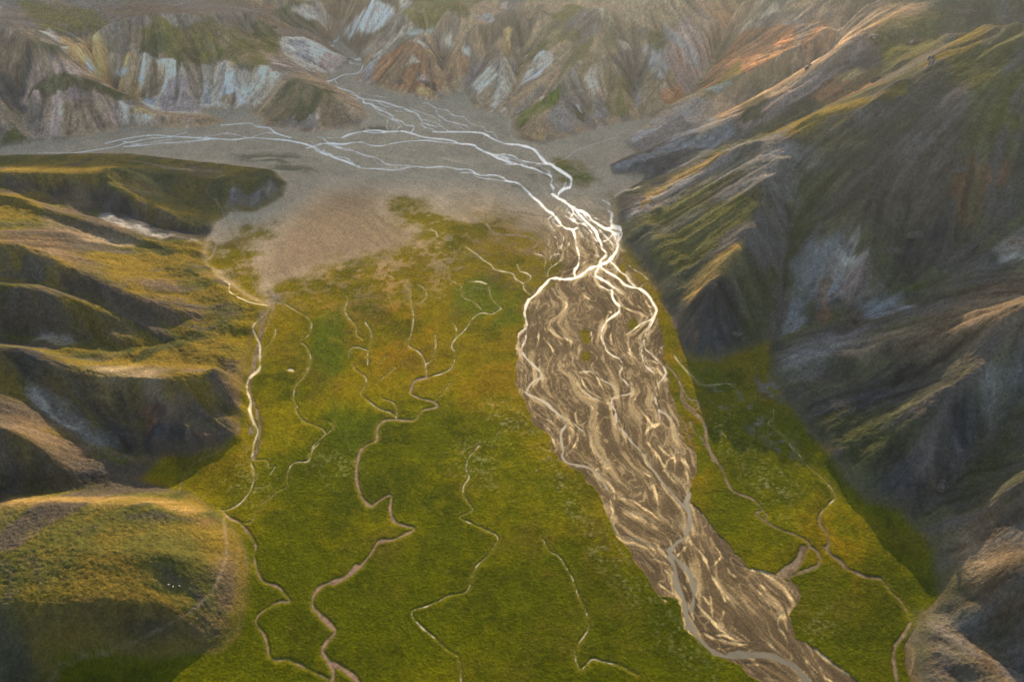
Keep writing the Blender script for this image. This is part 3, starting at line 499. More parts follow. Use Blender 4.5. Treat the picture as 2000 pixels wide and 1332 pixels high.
# field rasters on the floor: signed distance to the edge of the nearest channel of each sort, and its number
GF = Grid(-760, 660, 130, 1460, 0.8)
fields = {k: np.full((GF.ny, GF.nx), 30, f32) for k in 'wsdmbp'}
ident = np.zeros((GF.ny, GF.nx), np.int16)
flow_pts = []
def stamp(what, w, pix, num):
    c = spline(pix, 5)
    jit = np.random.default_rng(num)
    d = np.gradient(c, axis=0); d /= np.hypot(d[:, 0], d[:, 1])[:, None] + 1e-9
    nrm = np.stack([-d[:, 1], d[:, 0]], 1)
    n = len(c)
    ww = w * (1 + (0.5 if what in 'mb' else 0.35) * np.interp(np.arange(n), np.arange(0, n + 4, 4), jit.uniform(-1, 1, len(np.arange(0, n + 4, 4)))))
    if what in 'ms': ww *= (0.8 if what == 'm' else 1.0) * (0.25 + 0.75 * sstep(0, 0.3 * n, np.arange(n))) * (0.45 + 0.55 * sstep(0, 0.12 * n, n - 1 - np.arange(n)))
    c = c + nrm * np.interp(np.arange(n), np.arange(0, n + 5, 5), jit.uniform(-1, 1, len(np.arange(0, n + 5, 5))))[:, None] * min(0.35, 0.14 * w)
    zz = np.zeros(n)
    if what == 'p' or what == 'm':
        X, Y = sight(c[:, 0], c[:, 1]); L = sight(*(c + nrm * ww[:, None] / 2).T); R = sight(*(c - nrm * ww[:, None] / 2).T)
    else:
        X, Y = at(c[:, 0], c[:, 1]); L = at(*(c + nrm * ww[:, None] / 2).T); R = at(*(c - nrm * ww[:, None] / 2).T)
    half = np.clip(np.hypot(L[0] - R[0], L[1] - R[1]) / 2, 0.25, 14)
    A = fields[what]
    for i in range(n - 1):
        ax, ay, bx, by = X[i], Y[i], X[i + 1], Y[i + 1]
        pad = max(half[i], half[i + 1]) + 9
        i0, j0 = GF.idx(min(ax, bx) - pad, min(ay, by) - pad); i1, j1 = GF.idx(max(ax, bx) + pad, max(ay, by) + pad)
        i0, j0, i1, j1 = max(0, int(i0)), max(0, int(j0)), min(GF.nx, int(i1) + 1), min(GF.ny, int(j1) + 1)
        if i1 <= i0 or j1 <= j0: continue
        gx_ = (GF.x0 + np.arange(i0, i1) * GF.s).astype(f32)[None, :]; gy_ = (GF.y0 + np.arange(j0, j1) * GF.s).astype(f32)[:, None]
        ex, ey = bx - ax, by - ay
        t = np.clip(((gx_ - ax) * ex + (gy_ - ay) * ey) / (ex * ex + ey * ey + 1e-9), 0, 1)
        sd = np.sqrt((gx_ - ax - t * ex) ** 2 + (gy_ - ay - t * ey) ** 2) - (half[i] + (half[i + 1] - half[i]) * t)
        sub = A[j0:j1, i0:i1]
        better = sd < sub
        if what in 'wmb': ident[j0:j1, i0:i1][better & (sd < 6)] = num
        sub[better] = sd[better]
    if what in 'wsdmb':
        flow_pts.append(np.stack([X[:-1], Y[:-1], np.diff(X), np.diff(Y)], 1))
def sight(px, py):
    """Where the sight line through a photo pixel first meets the ground (on the coarse height grid)."""
    px = np.asarray(px, float); py = np.asarray(py, float)
    u, v = (px - 1000.0) / F, (py - 666.0) / F
    dy, dz = CP - v * SP, -SP - v * CP
    t = np.full(px.shape, 150.0); done = np.zeros(px.shape, bool)
    for k in range(900):
        x, y, z = u * t, dy * t, CAM_H + dz * t
        hit = (z < G4.sample(h4, x, y)) | (t > 3500)
        done |= hit
        if done.all(): break
        t = np.where(done, t, t + 2.0)
    for k in range(3):
        lo = t - 2.0 / 2 ** k
        z = CAM_H + dz * (lo + 1.0 / 2 ** k)
        under = z < G4.sample(h4, u * (lo + 1.0 / 2 ** k), dy * (lo + 1.0 / 2 ** k))
        t = np.where(under, lo + 1.0 / 2 ** k, t)
    return u * t, dy * t
for num, (what, w, pix) in enumerate(TR): stamp(what, w, pix, num + 1)
log('channels stamped')
# flow direction over the plain, and sediment smeared along it
GB = Grid(-760, 660, 130, 1460, 1.2)
XB, YB = GB.mesh()
fp = np.vstack(flow_pts)
l = np.hypot(fp[:, 2], fp[:, 3]) + 1e-9
fp[:, 2:] *= np.sign(-fp[:, 3])[:, None]                       # downstream is towards the camera
gc = Grid(-760, 660, 130, 1460, 6.0)
ix, iy = [np.clip(np.rint(v).astype(int), 0, m - 1) for v, m in zip(gc.idx(fp[:, 0], fp[:, 1]), (gc.nx, gc.ny))]
fxg = np.bincount(iy * gc.nx + ix, fp[:, 2], gc.nx * gc.ny).reshape(gc.ny, gc.nx).astype(f32)
fyg = np.bincount(iy * gc.nx + ix, fp[:, 3], gc.nx * gc.ny).reshape(gc.ny, gc.nx).astype(f32)
sx = blur(fxg, 1, 2) + 0.3 * blur(fxg, 4, 2) + 0.05 * blur(fxg, 14, 2); sy = blur(fyg, 1, 2) + 0.3 * blur(fyg, 4, 2) + 0.05 * blur(fyg, 14, 2) - 1e-5
fx_ = gc.sample(sx, XB, YB); fy_ = gc.sample(sy, XB, YB)
l = np.sqrt(fx_ ** 2 + fy_ ** 2) + 1e-9; fx_ /= l; fy_ /= l
psi = fbm(XB, YB, 26, 2, k=21) * 14
py_, px_ = np.gradient(psi, 1.2)
fx_ = fx_ + 0.28 * py_; fy_ = fy_ - 0.28 * px_
l = np.sqrt(fx_ ** 2 + fy_ ** 2) + 1e-9; fx_ = (fx_ / l).astype(f32); fy_ = (fy_ / l).astype(f32)
nb = rng.standard_normal(XB.shape).astype(f32)
braid_fine = norm(lic(nb, GB, fx_, fy_, 12, 1.2))
nb2 = blur(rng.standard_normal(XB.shape).astype(f32), 2, 2)
braid_wide = norm(lic(nb2, GB, fx_, fy_, 16, 2.0))
nb3 = blur(rng.standard_normal(XB.shape).astype(f32), 1, 2)
braid_mid = norm(lic(nb3, GB, fx_, fy_, 12, 1.6))
log('braids')

# ---------------------------------------------------------------- ground cover patches traced in the photo and laid onto the ground
COL = dict(moss=(.100,.092,.022), mossgold=(.160,.112,.020), mossdark=(.055,.058,.022), green=(.070,.100,.005), brown=(.125,.088,.055), darkbrown=(.085,.068,.050),
 tan=(.250,.185,.115), grey=(.185,.165,.150), greydark=(.125,.110,.098), pale=(.440,.390,.330), white=(.500,.480,.460), bluegrey=(.225,.222,.222), blue=(.300,.335,.370),
 pink=(.265,.195,.165), mauve=(.230,.185,.185), rust=(.235,.115,.055), ochre=(.330,.225,.100), rock=(.038,.038,.042), teal=(.300,.330,.290), gravel=(.450,.345,.225),  # rock: dark rock, also painted on faces that lie in shade
 orange=(.230,.125,.004), meadow=(.112,.118,.002), sand=(.70,.50,.23), gold=(.26,.17,.055))  # gold: grazing sunlight on crests, put into the colour
PAINT = []
def Pt(cls, soft, streak, *pts, crop='P', k=1.0): PAINT.append((cls, soft, streak, k, tracing(crop, pts)))
# far left
Pt('greydark',14,8,(0,0),(520,0),(500,60),(300,60),(200,60),(100,90),(0,80)); Pt('moss',14,8,(30,0),(180,20),(260,70),(190,60),(80,60)); Pt('brown',12,8,(200,20),(330,10),(420,60),(300,50))
Pt('ochre',9,10,(110,70),(190,60),(215,100),(200,160),(170,150),(120,110)); Pt('pale',9,9,(60,60),(100,55),(140,100),(90,110))
Pt('rock',16,12,(0,70),(50,70),(110,90),(110,130),(60,170),(45,230),(20,230),(0,180)); Pt('mossdark',8,8,(70,60),(130,90),(120,110),(70,110))
Pt('pink',8,8,(40,200),(70,115),(110,118),(190,150),(150,170),(90,210)); Pt('pale',6,9,(195,160),(260,95),(345,118),(520,130),(540,150),(480,222),(300,216))
Pt('ochre',5,10,(200,160),(240,105),(262,100),(270,170),(250,205)); Pt('tan',5,10,(270,190),(300,110),(320,120),(318,190)); Pt('ochre',5,10,(250,150),(272,150),(268,200),(245,190)); Pt('mauve',6,10,(310,190),(330,160),(385,150),(390,215),(310,215)); Pt('bluegrey',4,10,(392,130),(415,128),(415,205),(395,205)); Pt('white',5,10,(425,120),(450,120),(480,210),(425,210)); Pt('bluegrey',4,8,(428,150),(445,170),(450,200),(425,200)); Pt('tan',5,8,(430,190),(460,180),(470,215),(430,218)); Pt('pale',5,8,(490,140),(525,130),(505,175),(485,205)); Pt('tan',5,8,(360,120),(390,125),(388,200),(372,180))
Pt('blue',4,7,(160,108),(190,112),(200,150),(178,148)); Pt('white',4,7,(165,100),(205,100),(205,115),(165,112)); Pt('ochre',4,7,(172,138),(198,140),(198,158),(180,152)); Pt('blue',3,5,(225,130),(250,135),(245,150),(225,150)); Pt('blue',3,5,(268,150),(280,150),(275,165)); Pt('blue',3,4,(280,190),(302,195),(300,205),(284,203))
Pt('pink',6,8,(58,262),(95,205),(148,168),(205,185),(240,232),(238,258),(145,282),(75,285)); Pt('mauve',4,6,(135,175),(150,168),(170,180),(150,195)); Pt('tan',5,9,(120,200),(160,200),(200,260),(120,270)); Pt('pale',4,7,(232,196),(300,220),(330,225),(320,252),(245,254)); Pt('ochre',3,6,(270,205),(300,220),(370,226),(420,238),(380,244),(300,236),(250,215)); Pt('pink',4,6,(300,225),(380,228),(400,248),(310,252)); Pt('mauve',3,5,(275,238),(305,238),(300,254),(275,254))
Pt('mossdark',6,9,(50,195),(75,165),(100,145),(150,147),(200,165),(260,190),(285,208),(260,200),(210,188),(150,168),(95,192),(55,198)); Pt('mossdark',4,6,(380,236),(410,230),(438,238),(428,246),(400,246))
Pt('moss',10,10,(270,60),(330,30),(420,40),(500,90),(535,128),(500,135),(440,112),(350,122),(300,100)); Pt('mossdark',8,10,(290,70),(330,60),(330,105),(300,112),(265,95)); Pt('mossdark',6,9,(340,105),(390,95),(385,130),(345,140)); Pt('moss',5,9,(430,60),(530,60),(545,110),(480,90)); Pt('grey',8,8,(310,30),(350,25),(400,40),(340,55)); Pt('green',6,8,(420,90),(450,90),(470,130),(430,120))
Pt('mossdark',6,8,(495,232),(560,160),(600,155),(655,178),(665,200),(625,205),(590,225),(540,240)); Pt('greydark',4,9,(515,248),(560,232),(620,210),(625,260),(560,262)); Pt('brown',4,9,(625,205),(640,190),(665,205),(690,240),(630,258)); Pt('tan',4,6,(640,175),(690,205),(715,228),(690,235),(660,205)); Pt('mossdark',4,8,(585,210),(625,205),(600,235),(570,240)); Pt('tan',4,6,(575,135),(640,165),(630,175),(570,148)); Pt('pale',4,8,(480,205),(540,140),(560,145),(510,200))
Pt('pale',5,9,(540,72),(592,72),(640,97),(688,117),(650,146),(600,138),(555,110)); Pt('bluegrey',5,9,(560,76),(600,78),(620,130),(580,115)); Pt('pink',5,8,(630,100),(690,117),(650,145),(620,135)); Pt('moss',6,8,(520,60),(550,70),(545,110),(500,90)); Pt('mossdark',5,8,(490,50),(540,52),(540,75),(500,75))
Pt('tan',6,8,(0,190),(40,220),(65,262),(40,280),(0,240)); Pt('mossdark',4,6,(5,262),(30,250),(60,275),(55,290),(5,285)); Pt('green',5,5,(15,255),(40,262),(30,280))
Pt('mossdark',10,8,(530,20),(620,0),(640,40),(600,60),(560,50)); Pt('pale',8,9,(570,20),(620,0),(640,30),(640,60),(600,40)); Pt('pink',8,9,(600,0),(700,0),(680,40),(650,50))
# far centre
Pt('white',6,10,(660,68),(700,30),(760,10),(775,30),(735,60),(690,82),(670,75)); Pt('pale',8,9,(780,0),(850,10),(790,40)); Pt('greydark',6,9,(740,60),(780,25),(800,60),(760,85),(720,90)); Pt('green',4,6,(665,82),(710,62),(720,70),(680,88)); Pt('pink',5,8,(700,95),(740,75),(760,85),(715,110)); Pt('teal',5,8,(690,110),(720,92),(730,105),(705,118))
Pt('moss',8,8,(775,40),(810,0),(940,0),(910,35),(850,60),(800,55)); Pt('teal',4,6,(780,75),(810,55),(845,58),(848,78),(830,66),(800,72))
Pt('rust',5,10,(690,165),(745,112),(800,80),(815,74),(850,108),(875,160),(838,196),(790,188),(745,176)); Pt('brown',4,10,(720,170),(770,120),(800,105),(790,150),(760,180)); Pt('pale',3,8,(800,80),(815,74),(840,95),(828,96),(812,84)); Pt('pale',3,6,(790,130),(805,108),(822,120),(808,125)); Pt('bluegrey',4,8,(695,165),(720,128),(738,122),(720,162)); Pt('ochre',4,9,(830,95),(850,108),(865,140),(848,130)); Pt('pink',3,5,(810,140),(830,145),(845,160),(815,160)); Pt('rock',3,4,(772,162),(785,156),(795,165),(782,172)); Pt('rock',3,4,(815,158),(850,160),(855,178),(830,168)); Pt('ochre',3,6,(810,170),(840,172),(845,190),(815,196)); Pt('rock',2,3,(795,180),(803,178),(803,190))
Pt('tan',5,9,(845,75),(880,60),(890,100),(915,100),(900,140),(875,150),(868,115)); Pt('pale',5,8,(850,70),(880,62),(885,90),(862,95)); Pt('rust',4,9,(870,145),(885,100),(915,105),(912,140),(880,155)); Pt('white',3,6,(902,92),(918,96),(918,112),(906,108)); Pt('grey',6,8,(900,175),(960,120),(985,100),(985,150),(950,200),(925,200)); Pt('pale',5,8,(920,160),(955,130),(970,150),(935,185)); Pt('mauve',5,8,(900,160),(940,110),(950,125),(905,175))
Pt('darkbrown',8,8,(930,60),(985,22),(1060,15),(1085,30),(1030,70),(1000,100),(990,70),(950,90)); Pt('bluegrey',4,6,(925,30),(960,25),(965,45),(935,40)); Pt('ochre',3,8,(983,60),(1000,60),(992,100),(1000,150),(985,175),(982,130)); Pt('pale',4,9,(985,110),(1003,120),(1005,160),(992,185),(965,215),(955,205),(975,170)); Pt('tan',4,8,(930,190),(960,165),(965,215),(940,215))
Pt('white',4,9,(1012,170),(1050,100),(1080,100),(1080,125),(1050,150),(1020,165)); Pt('tan',5,8,(1080,110),(1110,80),(1120,100),(1090,130)); Pt('moss',5,8,(1020,120),(1060,80),(1080,85),(1040,115)); Pt('rock',2,3,(1040,130),(1048,128),(1048,148)); Pt('greydark',7,7,(1090,70),(1120,30),(1150,10),(1178,20),(1170,70),(1130,90)); Pt('moss',5,7,(1085,70),(1130,55),(1130,80),(1090,90)); Pt('pale',4,6,(1155,10),(1180,15),(1175,40))
Pt('green',5,7,(1003,232),(1050,200),(1100,158),(1125,150),(1095,195),(1045,225),(1008,262)); Pt('grey',4,7,(990,230),(1060,168),(1070,172),(1010,228)); Pt('greydark',5,8,(1090,160),(1120,130),(1150,180),(1130,240),(1095,200)); Pt('grey',3,9,(1060,228),(1095,203),(1135,243),(1105,262),(1085,262)); Pt('tan',4,8,(1010,275),(1050,232),(1070,258),(1055,280)); Pt('ochre',3,5,(1035,272),(1055,250),(1065,275)); Pt('mossdark',3,6,(1118,205),(1145,220),(1140,242),(1125,232)); Pt('pale',4,9,(1130,150),(1170,120),(1180,180),(1160,190),(1145,170)); Pt('white',3,7,(1122,205),(1130,200),(1136,220)); Pt('grey',4,8,(1150,180),(1190,200),(1190,230),(1160,235))
Pt('moss',4,7,(1178,205),(1228,118),(1240,160),(1240,205),(1225,226),(1195,226)); Pt('bluegrey',5,9,(1250,90),(1290,80),(1330,130),(1290,160)); Pt('moss',5,8,(1270,60),(1300,40),(1310,90),(1275,100)); Pt('grey',4,8,(1230,170),(1250,150),(1260,200),(1240,210)); Pt('tan',4,8,(1250,180),(1265,140),(1285,165),(1280,205),(1255,205)); Pt('rust',5,8,(1285,190),(1330,150),(1345,185),(1310,205))
Pt('pink',9,10,(1290,110),(1330,40),(1370,0),(1500,0),(1470,30),(1400,95),(1372,150),(1345,185),(1310,150)); Pt('tan',8,10,(1390,20),(1480,0),(1470,30),(1410,90),(1385,80)); Pt('bluegrey',4,8,(1290,30),(1310,60),(1370,140),(1350,140),(1300,80)); Pt('tan',8,8,(1100,0),(1400,0),(1340,30),(1280,60),(1200,50)); Pt('greydark',8,10,(1170,120),(1250,80),(1270,130),(1200,150)); Pt('greydark',8,10,(1470,40),(1600,0),(1560,30),(1500,60))
# right back ridges
Pt('bluegrey',7,8,(1212,278),(1295,215),(1352,190),(1400,200),(1400,235),(1330,262),(1240,302)); Pt('greydark',5,7,(1225,290),(1330,220),(1400,235),(1330,260),(1245,303)); Pt('rust',5,10,(1345,185),(1400,120),(1450,60),(1560,45),(1545,95),(1470,140),(1400,165)); Pt('moss',5,8,(1380,175),(1440,120),(1450,140),(1390,180)); Pt('teal',4,8,(1370,180),(1430,160),(1400,180)); Pt('bluegrey',6,8,(1195,328),(1230,310),(1350,256),(1420,232),(1440,262),(1380,300),(1300,340),(1200,345)); Pt('rock',5,6,(1212,340),(1240,318),(1330,290),(1380,290),(1300,340)); Pt('blue',3,4,(1188,335),(1200,322),(1225,315),(1205,330)); Pt('pale',3,3,(1185,338),(1195,325),(1200,340)); Pt('pink',6,10,(1420,228),(1500,185),(1600,120),(1670,68),(1700,90),(1600,180),(1500,240),(1450,262)); Pt('tan',4,9,(1480,195),(1580,140),(1660,75),(1650,100),(1560,165),(1490,200)); Pt('rust',5,8,(1575,195),(1630,140),(1700,140),(1725,160),(1640,195)); Pt('ochre',4,7,(1620,150),(1680,130),(1690,150),(1640,165)); Pt('mossdark',4,7,(1440,195),(1500,180),(1490,230),(1450,245)); Pt('rust',4,8,(1560,90),(1610,40),(1625,50),(1580,85)); Pt('moss',7,8,(1680,60),(1760,30),(1850,20),(1840,85),(1780,120),(1720,130)); Pt('tan',5,9,(1560,70),(1700,20),(1860,-10),(1750,40),(1660,62)); Pt('bluegrey',6,8,(1600,60),(1700,0),(1720,5),(1640,50))
# right hill
Pt('grey',6,9,(1215,425),(1255,384),(1320,342),(1440,280),(1560,285),(1585,330),(1550,400),(1480,370),(1400,400),(1300,460),(1260,500)); Pt('gold',4,8,(1255,384),(1400,300),(1430,290),(1400,318),(1300,370),(1250,410)); Pt('moss',5,8,(1250,420),(1360,360),(1420,350),(1400,400),(1300,440)); Pt('mossdark',5,9,(1570,330),(1600,350),(1600,440),(1560,560),(1520,560),(1540,430)); Pt('moss',5,8,(1215,440),(1330,400),(1480,375),(1460,430),(1330,530),(1270,520)); Pt('gold',4,8,(1330,580),(1400,500),(1450,455),(1470,470),(1430,500),(1410,540),(1340,600)); Pt('rock',5,6,(1330,610),(1375,560),(1405,540),(1440,560),(1450,620),(1445,690),(1390,712),(1345,706)); Pt('brown',3,6,(1340,690),(1345,650),(1385,610),(1380,660),(1355,690)); Pt('mossdark',5,8,(1440,570),(1500,490),(1540,540),(1500,660),(1455,680))  # gold strips paint sun on crest and spur; bluff rock includes its shade
Pt('mossgold',5,8,(1500,262),(1560,235),(1720,180),(1760,160),(1770,185),(1640,235),(1540,280)); Pt('mossgold',5,8,(1800,135),(1870,60),(1960,30),(1940,70),(1850,120)); Pt('greydark',6,9,(1650,220),(1720,200),(1740,230),(1680,240)); Pt('darkbrown',8,11,(1640,380),(1750,300),(1860,240),(1840,400),(1740,440),(1640,450)); Pt('moss',6,9,(1860,120),(1990,60),(2000,250),(1880,300)); Pt('darkbrown',6,10,(1780,330),(1880,180),(1900,220),(1850,400),(1790,540))  # mossgold along the crest paints in its low sun
Pt('bluegrey',4,11,(1550,520),(1590,442),(1607,465),(1600,500),(1560,540)); Pt('bluegrey',4,11,(1590,520),(1625,472),(1642,468),(1650,510),(1640,570),(1612,600),(1600,560)); Pt('pink',4,11,(1640,510),(1655,490),(1670,510),(1690,515),(1710,560),(1705,585),(1660,592),(1640,580)); Pt('pale',3,8,(1648,492),(1660,490),(1668,520),(1650,540)); Pt('bluegrey',4,11,(1520,640),(1560,560),(1580,560),(1570,600),(1545,645)); Pt('rust',2,6,(1605,560),(1612,560),(1618,610),(1612,610)); Pt('rust',3,4,(1598,618),(1622,605),(1620,625),(1605,632)); Pt('rust',6,11,(1878,345),(1900,318),(1960,320),(1972,355),(1900,400),(1870,412)); Pt('pale',5,11,(1935,525),(1955,480),(2000,445),(2000,505),(1960,520)); Pt('rust',3,6,(1960,500),(1990,460),(1995,480)); Pt('rock',5,7,(1800,440),(1850,420),(1870,460),(1790,520),(1750,500)); Pt('green',4,5,(1690,600),(1740,575),(1795,555),(1780,565),(1720,590))
Pt('tan',6,9,(1620,672),(1700,655),(1860,600),(2000,530),(2000,590),(1860,645),(1740,668),(1640,695)); Pt('brown',8,10,(1800,620),(2000,520),(2000,680),(1900,700),(1760,680)); Pt('grey',6,8,(1498,700),(1560,665),(1630,648),(1690,655),(1690,668),(1640,690),(1580,740),(1520,740)); Pt('bluegrey',4,6,(1680,590),(1760,572),(1785,600),(1720,620),(1680,610)); Pt('brown',4,6,(1640,630),(1690,590),(1720,620),(1690,640)); Pt('rock',3,4,(1655,640),(1680,615),(1683,640)); Pt('mauve',4,6,(1600,655),(1650,655),(1700,630),(1710,640),(1680,660),(1620,668))
Pt('rock',9,9,(1570,800),(1700,745),(1850,715),(1860,730),(1720,800),(1620,850)); Pt('mossdark',8,9,(1560,830),(1700,800),(1780,840),(1700,960),(1620,900)); Pt('grey',5,9,(1893,745),(1915,700),(1945,700),(1965,740),(1955,790),(1945,835),(1925,825)); Pt('rock',7,8,(1850,770),(1885,760),(1920,830),(1900,880),(1850,890),(1830,850)); Pt('grey',4,7,(1840,850),(1860,830),(1890,880),(1870,900)); Pt('brown',4,6,(1800,950),(1825,895),(1840,930),(1840,970),(1800,970)); Pt('rock',7,7,(1740,880),(1810,860),(1820,960),(1760,985),(1700,960)); Pt('bluegrey',3,5,(1965,720),(1990,700),(1995,730),(1975,760)); Pt('mossdark',6,7,(1860,960),(1910,880),(1960,830),(2000,800),(2000,870),(1900,960)); Pt('brown',7,9,(1800,1080),(1900,1000),(2000,960),(2000,1200),(1880,1200),(1830,1140)); Pt('tan',5,9,(1800,1070),(1900,1040),(1960,1050),(1920,1110),(1820,1110)); Pt('mossdark',7,8,(1700,1010),(1790,1010),(1820,1080),(1820,1170),(1760,1150),(1720,1090)); Pt('darkbrown',6,7,(1640,960),(1760,1010),(1720,1070),(1650,1030)); Pt('brown',6,8,(1780,1200),(1840,1210),(1960,1300),(2000,1332),(1780,1332)); Pt('greydark',5,9,(1790,1205),(1830,1205),(1900,1270),(1850,1290))  # dark patches on the camera-side slopes include their shade in the colour
# left hills
Pt('mossgold',8,8,(0,318),(130,325),(240,312),(270,330),(170,360),(100,350),(0,350)); Pt('mossdark',6,8,(200,335),(290,330),(420,335),(440,350),(400,440),(300,400)); Pt('brown',4,8,(360,320),(440,332),(400,350),(370,345)); Pt('tan',3,6,(240,312),(330,325),(440,335),(430,338),(330,331)); Pt('mossdark',5,7,(410,375),(470,335),(530,342),(550,370),(500,385),(450,400),(425,400)); Pt('grey',4,7,(440,410),(460,375),(490,385),(545,370),(556,385),(500,416)); Pt('mauve',3,6,(440,405),(455,375),(475,400),(470,415)); Pt('pale',5,8,(195,425),(215,405),(260,420),(320,455),(380,470),(330,465),(260,450)); Pt('rock',5,7,(60,365),(160,362),(240,400),(330,440),(415,462),(330,458),(200,415)); Pt('brown',5,7,(80,385),(160,365),(180,400),(140,405)); Pt('tan',6,9,(100,430),(230,455),(260,475),(180,475),(110,450)); Pt('brown',6,10,(0,450),(120,470),(180,520),(80,500),(0,480)); Pt('brown',5,9,(110,530),(140,520),(200,560),(150,570)); Pt('rock',5,7,(120,545),(200,545),(240,580),(160,575))  # rock patches below the crests paint in the shade of their faces
Pt('tan',8,9,(200,720),(320,720),(330,800),(250,770),(190,750)); Pt('darkbrown',3,8,(430,700),(480,712),(482,800),(465,850),(415,845),(430,760)); Pt('rock',5,8,(190,800),(240,778),(320,800),(400,840),(460,852),(440,880),(320,895),(240,885),(200,840)); Pt('rust',3,9,(280,800),(298,788),(345,820),(325,835),(300,838),(290,855),(283,830),k=.7); Pt('rust',3,9,(345,885),(372,830),(440,845),(430,855),(410,850),(405,875),(395,850),(370,860),(360,885),k=.6); Pt('bluegrey',4,8,(62,770),(85,780),(150,830),(210,862),(200,878),(130,835),(80,800)); Pt('pale',3,8,(75,778),(110,795),(150,830),(140,835),(90,800)); Pt('rock',8,8,(0,890),(60,870),(200,905),(260,912),(240,950),(100,962),(0,962)); Pt('rock',7,7,(0,680),(80,690),(160,740),(200,790),(120,790),(40,730)); Pt('green',4,4,(195,870),(250,898),(245,908),(200,890)); Pt('gold',4,6,(0,965),(150,970),(330,975),(400,995),(360,998),(200,984),(0,990)); Pt('rock',10,9,(0,1220),(150,1210),(280,1210),(300,1230),(200,1290),(60,1332),(0,1332)); Pt('brown',6,8,(330,1270),(345,1240),(400,1200),(440,1220),(430,1260),(360,1285)); Pt('brown',5,8,(430,1090),(470,1080),(478,1200),(420,1200)); Pt('rock',5,6,(230,1250),(330,1200),(350,1230),(320,1285),(240,1290)); Pt('rock',5,6,(400,1265),(450,1235),(470,1245),(430,1275)); Pt('rust',4,5,(380,1010),(430,1015),(432,1030),(390,1030),k=.5)  # rock on camera-side faces deepened with their shade; gold strip paints crest sun
Pt('pale',4,6,(80,650),(130,650),(120,670),(70,668),k=.5)
MEADOW_L = [(530,600),(520,575),(545,560),(600,545),(650,520),(740,505),(800,480),(830,455),(850,440),(880,455),(930,452),(960,470),(1000,470),(1040,480),(1065,500),(1062,540),(1040,565),(1028,590),(1025,630),(1015,660),(1005,690),(1010,730),(1010,760),(1028,790),(1042,830),(1075,850),(1082,880),(1095,900),(1112,912),(1135,920),(1152,945),(1172,965),(1180,985),(1192,1020),(1205,1050),(1225,1068),(1240,1095),(1262,1125),(1275,1150),(1290,1165),(1322,1170),(1328,1190),(1335,1225),(1360,1245),(1385,1270),(1420,1288),(1445,1300),(1480,1332),(1540,1400),(1500,1500),(60,1500),(60,1290),(470,1225),(478,1100),(420,1040),(340,990),(210,930),(230,890),(400,890),(470,850),(478,700),(500,640)]
MEADOW_R = [(1213,470),(1250,512),(1285,580),(1320,650),(1345,704),(1500,660),(1600,760),(1700,880),(1820,1000),(1840,1160),(1800,1200),(1770,1260),(1770,1500),(1740,1400),(1690,1345),(1650,1310),(1610,1280),(1570,1252),(1550,1245),(1542,1215),(1538,1200),(1550,1180),(1560,1160),(1552,1140),(1520,1127),(1460,1108),(1440,1085),(1420,1060),(1395,1035),(1380,1010),(1360,990),(1348,970),(1350,960),(1358,920),(1360,880),(1352,850),(1330,810),(1312,770),(1300,720),(1295,680),(1290,650),(1278,600),(1250,565),(1228,530)]
ORANGE = [[(530,590),(560,555),(640,525),(760,500),(830,470),(870,500),(850,560),(780,600),(700,640),(660,620),(600,580)],[(750,590),(820,590),(850,640),(830,720),(760,740),(730,690)],[(940,410),(1010,432),(1070,475),(1076,525),(1055,505),(1000,475),(945,455)],[(470,520),(500,500),(540,600),(480,570)],[(900,440),(960,440),(1040,480),(1000,500),(930,470)],
 [(1278,600),(1300,590),(1345,700),(1380,780),(1400,850),(1420,900),(1360,880),(1330,810),(1300,720)],[(1590,1020),(1625,1010),(1700,1070),(1722,1110),(1690,1120),(1620,1070)],[(1620,1100),(1690,1130),(1730,1150),(1720,1190),(1680,1170),(1660,1190),(1620,1160)],[(1120,1080),(1150,1090),(1150,1130),(1110,1130)],[(400,960),(440,900),(490,870),(490,900),(430,960)],[(690,640),(760,620),(770,700),(720,720)],[(1010,700),(1010,760),(960,800),(930,760)],[(1550,1100),(1600,1090),(1600,1130),(1560,1140)],[(1360,870),(1380,870),(1385,930),(1362,930)]]
FAN = [(500,540),(530,480),(580,420),(640,380),(720,370),(770,420),(820,460),(800,485),(730,505),(650,520),(560,555)]
GREENS = [[(880,560),(940,530),(980,560),(985,600),(930,620),(880,600)],[(1050,320),(1120,325),(1160,350),(1150,362),(1100,345)],[(1205,455),(1250,520),(1265,520),(1230,470)],[(1190,380),(1215,400),(1200,415)],[(600,620),(680,610),(690,680),(640,760),(600,700)],[(650,790),(760,830),(700,900),(640,880)],[(1340,705),(1420,710),(1400,760)],[(1000,560),(1020,600),(1015,650),(960,640)]]
WHITE_TUFTS = [[(1080,820),(1110,930),(1200,1060),(1300,1180),(1250,1190),(1150,1060),(1060,900)],[(1300,1180),(1400,1290),(1370,1320),(1280,1230)],[(900,870),(960,860),(950,940),(905,930)],[(960,780),(1030,770),(1050,830),(970,860)],[(1560,1170),(1600,1160),(1640,1230),(1600,1280),(1560,1220)],[(1400,800),(1450,860),(1500,920),(1440,900),(1390,840)],[(480,900),(520,930),(500,980),(470,960)],[(620,880),(680,880),(690,930),(640,940)],[(1500,900),(1560,960),(1540,1000),(1470,940)]]

